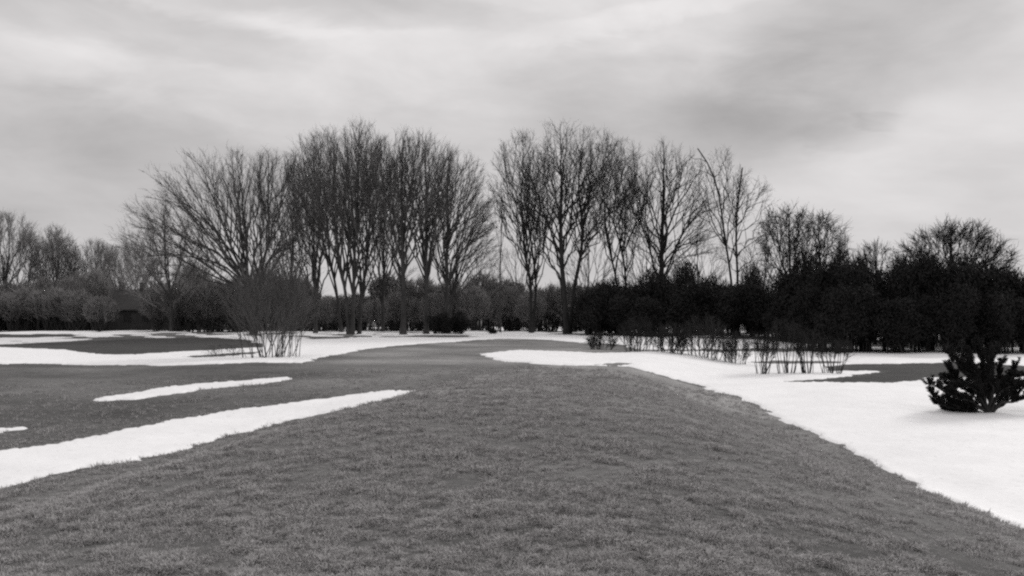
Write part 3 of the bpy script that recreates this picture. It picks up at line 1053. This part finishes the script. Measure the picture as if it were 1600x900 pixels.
# --- far left background trees, distance haze put into their pale twig colour
FARG = 'pale background trees at the far left'
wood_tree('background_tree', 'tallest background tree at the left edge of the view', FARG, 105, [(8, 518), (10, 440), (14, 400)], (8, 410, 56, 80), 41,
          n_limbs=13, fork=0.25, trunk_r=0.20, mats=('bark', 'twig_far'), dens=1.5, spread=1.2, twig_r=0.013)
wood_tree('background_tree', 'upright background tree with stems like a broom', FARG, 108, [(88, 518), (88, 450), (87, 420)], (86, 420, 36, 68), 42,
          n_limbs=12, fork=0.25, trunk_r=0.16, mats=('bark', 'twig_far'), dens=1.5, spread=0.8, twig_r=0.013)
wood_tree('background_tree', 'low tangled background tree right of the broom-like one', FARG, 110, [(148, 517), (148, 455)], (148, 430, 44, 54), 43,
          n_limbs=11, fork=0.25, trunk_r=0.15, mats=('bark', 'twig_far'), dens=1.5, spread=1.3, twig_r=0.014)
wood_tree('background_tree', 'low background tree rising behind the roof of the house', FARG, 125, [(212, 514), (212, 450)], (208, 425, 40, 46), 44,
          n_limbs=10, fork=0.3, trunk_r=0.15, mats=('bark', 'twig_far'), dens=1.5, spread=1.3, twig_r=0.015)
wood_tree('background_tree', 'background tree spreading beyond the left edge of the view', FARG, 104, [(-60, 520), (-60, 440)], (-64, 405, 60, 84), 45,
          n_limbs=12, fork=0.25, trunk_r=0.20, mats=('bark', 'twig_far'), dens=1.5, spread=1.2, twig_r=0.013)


for k, (px, top, rx, yy, lab) in enumerate([
        (46, 362, 42, 106, 'background tree filling the gap right of the tallest one at the left edge'),
        (118, 388, 36, 109, 'background tree between the broom-like and the low tangled one'),
        (180, 384, 36, 118, 'background tree above the left end of the house roof'),
        (238, 350, 44, 100, 'background tree behind the low broad tree'),
        (310, 360, 48, 98, 'background tree seen through the limbs of the wide forked tree'),
        (455, 372, 44, 98, 'background tree in the gap left of the close group'),
        (600, 340, 46, 97, 'background tree in the gap right of the close group'),
        (745, 382, 40, 99, 'background tree in the gap left of the thin pole-like tree'),
        (806, 384, 34, 99, 'background tree right of the thin pole-like tree'),
        (920, 350, 46, 94, 'background tree behind the S-curved trunk'),
        (1010, 350, 44, 90, 'background tree left behind the thick dark trunk'),
        (1090, 360, 46, 88, 'background tree right behind the thick dark trunk'),
        (1195, 372, 44, 84, 'background tree between the pointed crown and the tangled one')]):
    cyy = (top + 455) / 2
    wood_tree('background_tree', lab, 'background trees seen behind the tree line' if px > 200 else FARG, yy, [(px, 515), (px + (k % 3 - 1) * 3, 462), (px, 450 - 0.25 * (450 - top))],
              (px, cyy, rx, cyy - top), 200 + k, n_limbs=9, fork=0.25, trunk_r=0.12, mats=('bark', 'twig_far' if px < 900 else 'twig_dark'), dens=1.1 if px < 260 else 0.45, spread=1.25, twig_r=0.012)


# ------------------------------------------------------------------ shrubs
def place(root, px, Y, sx, sy, sz, rz):
    x = (px - 800) / F * Y
    root.location = (x, Y, float(ground_z(x, Y)) - 0.03)
    root.scale = (sx, sy, sz)
    root.rotation_euler = (0, 0, rz)


def twig_shrub(name, seed, stems=34, dens=1.0, mats=('bark', 'twig'), low=0.05, twr=0.011, spread=1.0, base=0.22, sub=1.0, sr=0.020):
    """leafless many-stemmed shrub about 2 m wide and 2 m high (unit size, scaled when placed)"""
    rs = np.random.RandomState(seed)
    c = np.array((0, 0, 1.12))
    rad = np.array((1.0, 1.0, 0.95))
    st = []
    for k in range(stems):
        a = rs.rand() * 6.28
        q = math.sqrt(rs.rand())
        p0 = np.array((base * q * math.cos(a), base * q * math.sin(a), 0.0))
        a2 = a + rs.normal(0, 0.5)
        phi = rs.rand() ** 0.7 * 1.25 * spread
        d = np.array((math.sin(phi) * math.cos(a2), math.sin(phi) * math.sin(a2), math.cos(phi)))
        tgt = c + d * rad * (0.8 + 0.2 * rs.rand())
        Q = bezier(p0, nrm(np.array((d[0] * 0.5, d[1] * 0.5, 1.0))) * 0.55, tgt, 7, rs, 0.02)
        st.append((Q, taper(7, sr * rs.uniform(0.7, 1.2), min(0.006, sr * 0.4))))
    f0 = np.array((0, 0, 0.1))
    l2 = side_branches(st, rs, 0.16 / sub, 0.55, 0.5, c, rad, f0, 0.25 + low, 4, 0.05, 0.12, min(0.012, sr * 0.8), 0.22, 1.0)
    tw = twigs(l2, rs, 11 * dens, 0.12, 0.34, 0.6, twr * 0.55, 0.05)
    root = bpy.data.objects.new(name, None)
    COL.objects.link(root)
    v1, f1 = tubes(st, 5)
    put('stems', mesh_np('stems', v1, f1, 4, True), mats[0], root)
    a, b = tubes(l2, 3)
    c3, d3 = tubes(tw, 3)
    put('crown', mesh_np('crown', np.concatenate([a, c3]), np.concatenate([b, d3 + len(a)]), 4, True), mats[1], root)
    return root


def leafy_shrub(name, seed, mats=('bark_dark', 'evergreen'), leaves=9000, leaf=0.055, lift=0.0, lobes=9, stems=14):
    """dense evergreen shrub, unit size about 2 m wide and 2 m high: stems, and a crown of leaves massed in uneven clumps"""
    rs = np.random.RandomState(seed)
    st = []
    cl = []
    for k in range(lobes):
        a = rs.rand() * 6.28
        q = rs.uniform(0.15, 0.68)
        z = rs.uniform(0.45 + lift, 1.5)
        w = math.sqrt(max(0.1, 1 - ((z - 0.95) / 1.0) ** 2))
        cl.append((np.array((q * math.cos(a) * w, q * math.sin(a) * w, z)), rs.uniform(0.28, 0.50)))
    cl.append((np.array((0, 0, 1.0)), 0.68))
    cl.append((np.array((0.1, 0, 0.6 + lift)), 0.6))
    for k in range(stems):
        a = rs.rand() * 6.28
        p0 = np.array((0.3 * math.cos(a), 0.3 * math.sin(a), 0))
        c, r = cl[k % len(cl)]
        st.append((bezier(p0, np.array((0, 0, 0.3)), c, 6, rs, 0.03), taper(6, 0.03, 0.010)))
    wts = np.array([r ** 2.2 for _, r in cl])
    wts /= wts.sum()
    idx = rs.choice(len(cl), leaves, p=wts)
    C = np.array([c for c, _ in cl])[idx]
    Rr = np.array([r for _, r in cl])[idx]
    d = rs.normal(0, 1, (leaves, 3))
    d /= np.linalg.norm(d, axis=1, keepdims=True)
    k = rs.rand(leaves) ** 0.38
    rough = 1 + 0.18 * np.sin(d[:, 0] * 9 + idx) * np.sin(d[:, 2] * 8 + idx * 2) + rs.normal(0, 0.05, leaves)
    P = C + d * (Rr * k * rough)[:, None] * np.array((1, 1, 0.95))
    P[:, 2] = np.maximum(P[:, 2], 0.05 + lift * 0.6)
    nrmv = d + rs.normal(0, 0.7, (leaves, 3))
    nrmv /= np.linalg.norm(nrmv, axis=1, keepdims=True)
    t1 = np.cross(nrmv, rs.normal(0, 1, (leaves, 3)))
    t1 /= np.linalg.norm(t1, axis=1, keepdims=True)
    t2 = np.cross(nrmv, t1)
    s = (leaf * rs.uniform(0.6, 1.3, leaves))[:, None]
    V4 = np.stack([P - t1 * s, P - t2 * s * 0.4 + nrmv * s * 0.15, P + t1 * s, P + t2 * s * 0.4 + nrmv * s * 0.15], 1).reshape(-1, 3)
    F4 = np.arange(leaves * 4).reshape(-1, 4)
    # small shoots poking out of the outline
    sh = []
    for q in range(240):
        i = rs.randint(leaves)
        p = C[i] + d[i] * Rr[i] * 0.9
        e = nrm(d[i] + np.array((0, 0, 0.5)) + rs.normal(0, 0.3, 3))
        if p[2] > 0.4:
            sh.append((np.stack([p, p + e * 0.09, p + e * rs.uniform(0.14, 0.26)]), np.array((0.006, 0.004, 0.002))))
    root = bpy.data.objects.new(name, None)
    COL.objects.link(root)
    v, f = tubes(st, 5)
    put('stems', mesh_np('stems', v, f, 4, True), mats[0], root)
    a, b = tubes(sh, 3)
    put('foliage', mesh_np('foliage', np.concatenate([V4, a]), np.concatenate([F4, b + len(V4)]), 4), mats[1], root)
    return root


_first = {}
PTOP = {}


def shrub(proto_key, name, label, group, px, top, half, Y, rz=0.0, depth=1.0, cat='shrub', base_py=None):
    """place a shrub so that it stands on the land at distance Y, with its top and half width as given in photo pixels"""
    proto = PROTO[proto_key]
    if proto_key in _first:
        o = copy_tree(proto)
    else:
        o = proto
        _first[proto_key] = True
    o.name = name
    x = (px - 800) / F * Y
    h = at(px, top, Y)[2] - float(ground_z(x, Y))
    w = half * Y / F
    place(o, px, Y, w, w * depth, h / PTOP[proto_key], rz)
    for k in ('group', 'label', 'category'):
        if k in o:
            del o[k]
    tag(o, label, cat, group)
    return o


PROTO = {
    'ev1': leafy_shrub('evergreen_shrub', 101, leaves=15000, leaf=0.045, lift=0.12),
    'ev2': leafy_shrub('evergreen_shrub', 102, leaves=15000, leaf=0.045, lift=0.10, lobes=12),
    'ev3': leafy_shrub('evergreen_shrub', 103, leaves=15000, leaf=0.045, lift=0.14, lobes=7),
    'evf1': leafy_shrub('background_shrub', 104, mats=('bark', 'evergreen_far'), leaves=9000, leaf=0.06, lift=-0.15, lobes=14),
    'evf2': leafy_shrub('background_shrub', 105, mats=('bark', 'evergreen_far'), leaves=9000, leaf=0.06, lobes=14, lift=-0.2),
    'twd': twig_shrub('bare_dark_shrub', 131, mats=('bark_dark', 'twig_dark'), stems=30, dens=0.9, twr=0.020, base=0.4, sub=1.2, sr=0.016, spread=1.1),
    'low': leafy_shrub('evergreen_bush', 106, mats=('bark_dark', 'evergreen'), leaves=5000, leaf=0.07),
    'tw1': twig_shrub('bare_shrub', 111, mats=('bark', 'twig_far'), stems=46, dens=1.3, twr=0.020, base=0.45, sub=1.2),
    'tw2': twig_shrub('bare_shrub', 112, mats=('bark', 'twig_far'), stems=46, dens=1.3, twr=0.020, base=0.5, sub=1.2),
    'big': twig_shrub('big_bare_shrub', 113, mats=('bark', 'twig'), stems=46, dens=0.6, twr=0.0056, base=0.60, low=-0.05, sub=1.05, spread=1.1, sr=0.008),
    'st1': twig_shrub('stemmed_shrub', 114, mats=('bark_dark', 'bark_dark'), stems=28, dens=0.75, twr=0.013, base=0.70, low=-0.15, sub=1.2, sr=0.017, spread=1.15),
    'st4': twig_shrub('stemmed_shrub', 124, mats=('bark_dark', 'bark_dark'), stems=24, dens=0.65, twr=0.013, base=0.80, low=-0.2, sub=1.1, sr=0.017, spread=1.2),
    'spr': twig_shrub('sprawling_shrub', 125, mats=('bark', 'bark'), stems=26, dens=0.25, twr=0.012, base=0.8, low=-0.15, sub=0.6, sr=0.008, spread=1.3),
    'st2': twig_shrub('stemmed_shrub', 115, mats=('bark_dark', 'bark_dark'), stems=15, dens=1.2, twr=0.017, base=0.5, low=0.24, sub=1.3, sr=0.026),
    'st3': twig_shrub('stemmed_shrub', 116, mats=('bark_dark', 'bark_dark'), stems=17, dens=1.2, twr=0.017, base=0.38, low=0.24, sub=1.3, sr=0.026),
}
rd = random.Random(5)
for _k, _p in PROTO.items():
    _c = np.array([v.co[2] for v in [q for q in _p.children if not q.name.startswith('stems')][0].data.vertices])
    PTOP[_k] = float(np.percentile(_c, 99.7))
# the dark thicket on the right
MASS = 'evergreen shrubs of the dark thicket on the right'
KEYS = ['ev1', 'ev2', 'ev3']
prof = [(930, 458, 44, 62, 'leftmost tall shrub of the dark thicket, against the tree line'),
        (985, 446, 48, 61, None), (1045, 432, 46, 61, 'tall shrub of the dark thicket around the thick dark trunk'),
        (1095, 440, 46, 60, None), (1140, 446, 48, 60, 'lower shrub of the dark thicket in front of the hooked tree'),
        (1190, 442, 46, 59, None), (1240, 424, 50, 59, 'shrub of the dark thicket right under the tangled crown'),
        (1300, 412, 50, 59, None), (1345, 412, 40, 58, 'shrub of the dark thicket under the smallest tree'),
        (1395, 420, 44, 58, None), (1440, 404, 46, 58, 'broad shrub of the dark thicket left of the domed tree'),
        (1500, 402, 56, 57, None), (1560, 420, 54, 57, 'shrub of the dark thicket right of the domed tree'),
        (1612, 436, 54, 57, 'shrub of the dark thicket at the right edge of the view'), (1680, 440, 66, 57, None), (1770, 430, 76, 58, None)]
i = 0
for px, top, half, Y, lab in prof:
    Y += 16 - 12 * float(smooth(px, 1150, 1330))
    shrub(KEYS[i % 3], 'evergreen_shrub', lab or 'dense black-green shrub merging into the back of the thicket', MASS, px, top, half * 1.18, Y, rd.uniform(0, 6.28), 0.9)
    i += 1
for px in range(935, 1800, 42):
    shrub(KEYS[i % 3], 'evergreen_shrub', 'lower evergreen shrub filling the front of the dark thicket', MASS, px + rd.uniform(-8, 8), 455 + rd.uniform(-8, 12), 46 * rd.uniform(0.95, 1.15),
          75 - 16 * float(smooth(px, 1150, 1330)) + rd.uniform(-1.2, 1.2), rd.uniform(0, 6.28), 0.8)
    i += 1
for px in range(950, 1780, 60):
    shrub(KEYS[i % 3], 'evergreen_shrub', 'dense black-green shrub merging into the back of the thicket', MASS, px + rd.uniform(-8, 8), 450 + rd.uniform(-8, 8), 60, 84 - 10 * float(smooth(px, 1130, 1330)), rd.uniform(0, 6.28), 0.8)
    i += 1

for k, (px, top, half, lab) in enumerate([
        (962, 432, 40, 'dark twiggy shrub rising from the left end of the thicket'),
        (1018, 418, 36, 'dark twiggy shrub left of the thick dark trunk'),
        (1072, 405, 40, 'dark twiggy shrub right of the thick dark trunk'),
        (1115, 428, 36, 'dark twiggy shrub left of the hooked stem'),
        (1178, 412, 36, 'dark twiggy shrub right of the straight sparse tree'),
        (1262, 392, 42, 'dark twiggy shrub between the tangled and the rounded tree'),
        (1322, 386, 38, 'dark twiggy shrub right of the rounded tree'),
        (1352, 392, 30, 'dark twiggy shrub left of the smallest tree'),
        (1412, 396, 34, 'dark twiggy shrub left of the domed tree'),
        (1455, 388, 40, 'dark twiggy shrub under the left side of the domed tree'),
        (1535, 402, 42, 'dark twiggy shrub under the right side of the domed tree'),
        (1585, 424, 38, 'dark twiggy shrub near the right edge of the view')]):
    shrub('twd', 'bare_dark_shrub', lab, 'dark twiggy shrubs rising from the thicket', px, top, half, 80 - 13 * float(smooth(px, 1130, 1330)), rd.uniform(0, 6.28), 0.9)

# shrubs behind the tree line, middle
MID = 'grey-green shrubs behind the tree line'
for k, (px, top, half, Y, lab) in enumerate([
        (515, 462, 30, 100, 'round grey-green shrub behind the trunks of the close group'),
        (560, 458, 34, 100, 'grey-green shrub between the close group and the stout tree'),
        (612, 428, 38, 98, 'tallest round grey-green shrub left of the stout straight tree'),
        (655, 432, 34, 99, 'grey-green shrub behind the Y-forked tree'),
        (700, 440, 34, 99, 'grey-green shrub behind the low evergreen bush'),
        (752, 426, 34, 97, 'round shrub with a knobbly top left of the thin pole-like tree'),
        (800, 436, 32, 98, 'grey-green shrub right of the thin pole-like tree'),
        (845, 450, 36, 98, 'grey-green shrub behind the bent stem'),
        (895, 446, 40, 96, 'grey-green shrub behind the tallest right-hand tree'),
        (940, 440, 40, 96, 'grey-green shrub meeting the end of the dark thicket'),
        (480, 440, 26, 98, 'grey-green shrub behind the slim first tree of the close group')]):
    shrub(['evf1', 'tw1', 'evf2', 'tw2'][k % 4], 'background_shrub', lab, MID, px, top, half * 1.15, Y, rd.uniform(0, 6.28), 0.9)
for k, px in enumerate(range(500, 960, 30)):
    shrub(['tw2', 'tw1'][k % 2], 'bare_shrub', 'bare grey shrub in the brush behind the trunks of the tree line', 'bare brush behind the tree line', px, 455 + rd.uniform(-16, 22), 26, 94 + rd.uniform(-2, 2), rd.uniform(0, 6.28), 0.9)
# a second, farther row closes the view
for k, px in enumerate(range(-120, 1000, 56)):
    shrub(['evf2', 'evf1'][k % 2], 'background_shrub', 'distant shrub of the farthest grey row beyond the tree line', 'farthest row of shrubs', px, 468 + rd.uniform(-8, 6), 44, 135 + rd.uniform(-4, 4), rd.uniform(0, 6.28), 0.8)

# bare grey thicket on the left
LT = 'bare shrubs of the grey thicket on the left'
for k, (px, top, half, Y) in enumerate([(-70, 455, 44, 100), (-15, 452, 40, 99), (35, 450, 38, 98), (80, 448, 36, 98), (122, 452, 30, 98), (158, 462, 26, 97), (285, 440, 36, 92), (330, 436, 36, 92),
                                        (372, 432, 34, 92), (252, 446, 28, 93), (420, 432, 30, 92), (458, 446, 28, 92)]):
    labs = {80: 'bare grey shrub under the broom-like background tree', 158: 'narrow bare shrub at the left end of the house',
            285: 'bare dark shrub right of the house', 372: 'bare shrub behind the foot of the wide forked tree', 252: 'bare shrub overlapping the right end of the house'}
    shrub(['tw1', 'tw2'][k % 2], 'bare_shrub', labs.get(px, 'bare grey shrub packed into the thicket on the left'), LT, px, top, half * 1.1, Y, rd.uniform(0, 6.28), 0.9)
for k, px in enumerate(range(-100, 480, 27)):
    if 168 < px < 240:
        continue
    shrub(['tw1', 'tw2'][k % 2], 'bare_shrub', 'tall bare grey shrub standing back in the left thicket', 'tall bare brush behind the left thicket', px, 428 + rd.uniform(-20, 18), 30, 104 + rd.uniform(-2, 2), rd.uniform(0, 6.28), 0.9)
for k, px in enumerate(range(-90, 480, 38)):
    if 165 < px < 235:
        continue
    shrub(['evf1', 'evf2'][k % 2], 'background_shrub', 'evergreen shrub showing grey through the left thicket', 'evergreens behind the left thicket', px, 462 + rd.uniform(-8, 8), 34, 112, rd.uniform(0, 6.28), 0.8)

# single shrubs out on the snow
shrub('big', 'big_bare_shrub', 'big rounded bare shrub with many stems standing in snow at the left', None, 424, 398, 76, 38, 0.4, 0.95)
o = shrub('spr', 'sprawling_shrub', 'low sprawling bare shrub with thin scattered twigs left of the big rounded one', None, 350, 536, 64, 40, 1.9, 0.5)
shrub('low', 'evergreen_bush', 'low black evergreen bush at the foot of the Y-forked tree', None, 684, 487, 22, 79, 0.8, 0.9, 'bush')
shrub('low', 'evergreen_bush', 'low black evergreen bush right of the one at the Y-forked tree', None, 717, 486, 25, 79.5, 2.3, 0.9, 'bush')
shrub('low', 'evergreen_bush', 'small black bush wedged between the two low evergreen bushes', None, 700, 494, 16, 78.5, 4.1, 0.9, 'bush')
shrub('low', 'evergreen_bush', 'tiny black evergreen bush near the thin pole-like tree', None, 770, 512, 9, 80, 2.8, 0.9, 'bush')
ST = 'stemmed shrubs standing in the snow before the thicket'
for k, (px, top, half, Y, lab) in enumerate([
        (942, 512, 26, 50, 'small arching shrub at the left tip of the stemmed row'),
        (995, 500, 34, 45, 'stemmed shrub second from the left, where the snow field narrows'),
        (1048, 498, 34, 44, 'stemmed shrub standing before the tall tree-line trunk'),
        (1100, 500, 36, 44, 'thickest stemmed shrub of the left part of the row'),
        (1150, 506, 30, 44, 'stemmed shrub closing the left part of the row'),
        (1190, 508, 28, 36.5, 'nearest stemmed shrub, left end of the front part of the row'),
        (1228, 505, 28, 36.5, 'nearest stemmed shrub with straight upright stems'),
        (1262, 508, 28, 36.5, 'nearest stemmed shrub, third in the front part of the row'),
        (1298, 512, 30, 37, 'stemmed shrub leaning out beside the dark grass')]):
    shrub((['st1', 'st4'] if px < 1170 else ['st2', 'st3'])[k % 2], 'stemmed_shrub', lab, ST, px, top + [6, -8, 4, -12, 10, 8, -10, 2, 12][k], half * [1.2, 1.0, 1.25][k % 3], Y, rd.uniform(0, 6.28), 0.8)


# ------------------------------------------------------------------ dwarf pine in the snow at the right
def dwarf_pine():
    rs = np.random.RandomState(77)
    Y = 22.5
    b = np.array(to_ground(1545, 648))
    Y = b[1]
    root = bpy.data.objects.new('dwarf_pine', None)
    COL.objects.link(root)
    root.location = b
    tag(root, 'black gnarled dwarf pine with upright bristly shoots on the snow', 'pine bush')
    ends = [  # branch paths in photo pixels, depth offset
        ([(1535, 636), (1515, 628), (1490, 618), (1470, 606)], -0.3), ([(1525, 640), (1495, 640), (1470, 630), (1455, 612)], 0.2),
        ([(1530, 625), (1505, 610), (1490, 590), (1480, 575)], 0.3), ([(1540, 620), (1525, 590), (1515, 560), (1508, 545)], 0.0),
        ([(1545, 620), (1535, 590), (1530, 560), (1528, 538)], 0.4), ([(1550, 620), (1550, 590), (1545, 565), (1548, 540)], -0.2),
        ([(1540, 615), (1510, 590), (1492, 565), (1478, 545)], -0.1), ([(1560, 630), (1575, 610), (1582, 590), (1588, 572)], 0.1),
        ([(1562, 632), (1590, 615), (1612, 600), (1630, 585)], 0.3), ([(1565, 625), (1600, 625), (1630, 618), (1660, 600)], -0.2),
        ([(1555, 625), (1565, 600), (1560, 580), (1566, 565)], 0.4), ([(1530, 645), (1510, 646), (1490, 645), (1472, 640)], 0.5),
        ([(1525, 632), (1500, 625), (1475, 612), (1448, 600)], 0.0), ([(1535, 628), (1520, 605), (1500, 598), (1470, 590)], 0.5),
        ([(1570, 620), (1600, 600), (1640, 585), (1665, 570)], 0.4), ([(1545, 610), (1520, 575), (1500, 560), (1495, 545)], 0.5),
        ([(1520, 645), (1500, 638), (1485, 628), (1470, 622)], 0.1), ([(1515, 640), (1495, 648), (1475, 642), (1458, 628)], 0.35),
        ([(1530, 620), (1510, 600), (1495, 605), (1478, 600)], -0.2), ([(1530, 600), (1515, 580), (1500, 572), (1486, 566)], 0.2),
        ([(1560, 612), (1580, 600), (1600, 606), (1615, 612)], 0.0), ([(1562, 605), (1580, 588), (1600, 585), (1622, 592)], 0.35),
        ([(1545, 600), (1540, 570), (1530, 552), (1520, 532)], 0.15), ([(1548, 600), (1545, 575), (1550, 555), (1562, 545)], 0.2)]
    br = []
    for pts, dep in ends:
        q = [np.zeros(3)]
        for k, (px, py) in enumerate(pts):
            p = at(px, py, Y + dep * (k + 1) / 3) - b
            q.append(p)
        q = np.array(q)
        cu = np.concatenate([[0], np.cumsum(np.linalg.norm(np.diff(q, axis=0), axis=1))])
        ss = np.linspace(0, cu[-1], 9)
        Q = np.stack([np.interp(ss, cu, q[:, k]) for k in range(3)], 1)
        Q[1:-1] = 0.25 * Q[:-2] + 0.5 * Q[1:-1] + 0.25 * Q[2:]
        Q[1:] += rs.normal(0, 0.03, (8, 3))
        Q[0, 2] -= 0.05
        br.append((Q, taper(9, 0.042, 0.012)))
    for l in br:
        put('branch', tube_mesh('branch', [l], 7), 'bark_dark', root)
    # shoots: side twigs clothed in needles, turning upwards
    sh = []
    for Q, r in br:
        n = 50
        for k in range(n):
            t = rs.uniform(0.28, 1.0)
            i = min(7, int(t * 8))
            p = Q[i] + (Q[i + 1] - Q[i]) * rs.rand()
            a = rs.rand() * 6.28
            e = nrm(np.array((math.cos(a) * 0.9, math.sin(a) * 0.8, rs.uniform(-0.15, 0.7))) + 0.5 * nrm(Q[i + 1] - Q[i]))
            Ls = rs.uniform(0.10, 0.27)
            P = [p]
            for _ in range(3):
                e = nrm(e + np.array((0, 0, 0.42)))
                P.append(P[-1] + e * Ls / 3)
            sh.append((np.array(P), taper(4, 0.012, 0.007)))
    VV, FF = [], []
    v, f = tubes(sh, 3)
    nv = 0
    for P, r in sh:
        m = 130
        t = rs.uniform(0.0, 1.04, m)
        i = np.clip((t * 3).astype(int), 0, 2)
        d = P[i + 1] - P[i]
        p = P[i] + d * (t * 3 - i)[:, None]
        T = d / np.linalg.norm(d, axis=1, keepdims=True)
        o_ = rs.normal(0, 1, (m, 3))
        o_ -= (o_ * T).sum(1, keepdims=True) * T
        o_ /= np.linalg.norm(o_, axis=1, keepdims=True)
        e = o_ * 0.85 + T * 0.65
        e /= np.linalg.norm(e, axis=1, keepdims=True)
        w = np.cross(e, rs.normal(0, 1, (m, 3)))
        w /= np.linalg.norm(w, axis=1, keepdims=True)
        ln = rs.uniform(0.05, 0.10, m)[:, None]
        VV.append(np.stack([p - w * 0.009, p + w * 0.009, p + e * ln], 1).reshape(-1, 3))
        FF.append(np.arange(m * 3).reshape(-1, 3) + nv)
        nv += m * 3
    me = mesh_np('needles', np.concatenate(VV), np.concatenate(FF), 3)
    put('needles', me, 'needle', root)
    put('shoots', mesh_np('shoots', v, f, 4, True), 'bark_dark', root)


dwarf_pine()


# ------------------------------------------------------------------ the house half hidden at the left
def box(vs, fs, x0, x1, y0, y1, z0, z1):
    i = len(vs)
    vs += [(x0, y0, z0), (x1, y0, z0), (x1, y1, z0), (x0, y1, z0), (x0, y0, z1), (x1, y0, z1), (x1, y1, z1), (x0, y1, z1)]
    fs += [(i, i + 3, i + 2, i + 1), (i + 4, i + 5, i + 6, i + 7), (i, i + 1, i + 5, i + 4), (i + 1, i + 2, i + 6, i + 5), (i + 2, i + 3, i + 7, i + 6), (i + 3, i, i + 4, i + 7)]


def solid(name, boxes, mat, parent):
    vs, fs = [], []
    for b in boxes:
        box(vs, fs, *b)
    m = bpy.data.meshes.new(name)
    m.from_pydata(vs, [], fs)
    return put(name, m, mat, parent)


def house():
    Y = 106
    x = (205 - 800) / F * Y
    root = bpy.data.objects.new('house', None)
    COL.objects.link(root)
    gz = float(ground_z(x, Y))
    root.location = (x, Y, gz)
    tag(root, 'dark low house with hipped roof and two chimneys behind the left thicket', 'house')
    hw, hd, eave, ridge = 4.6, 3.2, 2.5, at(200, 452, Y)[2] - gz
    solid('wall', [(-hw, hw, -hd, hd, -0.3, eave)], 'house_wall', root)
    m = bpy.data.meshes.new('roof')
    o = 0.35
    vs = [(-hw - o, -hd - o, eave + .003), (hw + o, -hd - o, eave + .003), (hw + o, hd + o, eave + .003), (-hw - o, hd + o, eave + .003), (-hw + 1.7, 0, ridge), (hw - 1.7, 0, ridge),
          (-hw - o, -hd - o, eave - .15), (hw + o, -hd - o, eave - .15), (hw + o, hd + o, eave - .15), (-hw - o, hd + o, eave - .15)]
    fs = [(0, 1, 5, 4), (1, 2, 5), (2, 3, 4, 5), (3, 0, 4), (6, 7, 1, 0), (7, 8, 2, 1), (8, 9, 3, 2), (9, 6, 0, 3)]
    m.from_pydata(vs, [], fs)
    rf = put('roof', m, 'house_roof', root)
    for cx in (-1.1, 1.4):
        solid('chimney', [(cx - 0.3, cx + 0.3, -0.25, 0.25, ridge - 0.6, ridge + 0.75), (cx - 0.36, cx + 0.36, -0.31, 0.31, ridge + 0.75, ridge + 0.85)], 'house_roof', rf)
    for wx in (-3.2, -1.2, 1.0, 3.2):
        w = solid('window', [(wx - 0.5, wx + 0.5, -hd - 0.05, -hd + 0.03, 1.0, 2.1)], 'house_wall', root)
        solid('pane', [(wx - 0.42, wx + 0.42, -hd - 0.07, -hd - 0.053, 1.08, 2.02)], 'house_dark', w)


house()
bpy.context.view_layer.update()
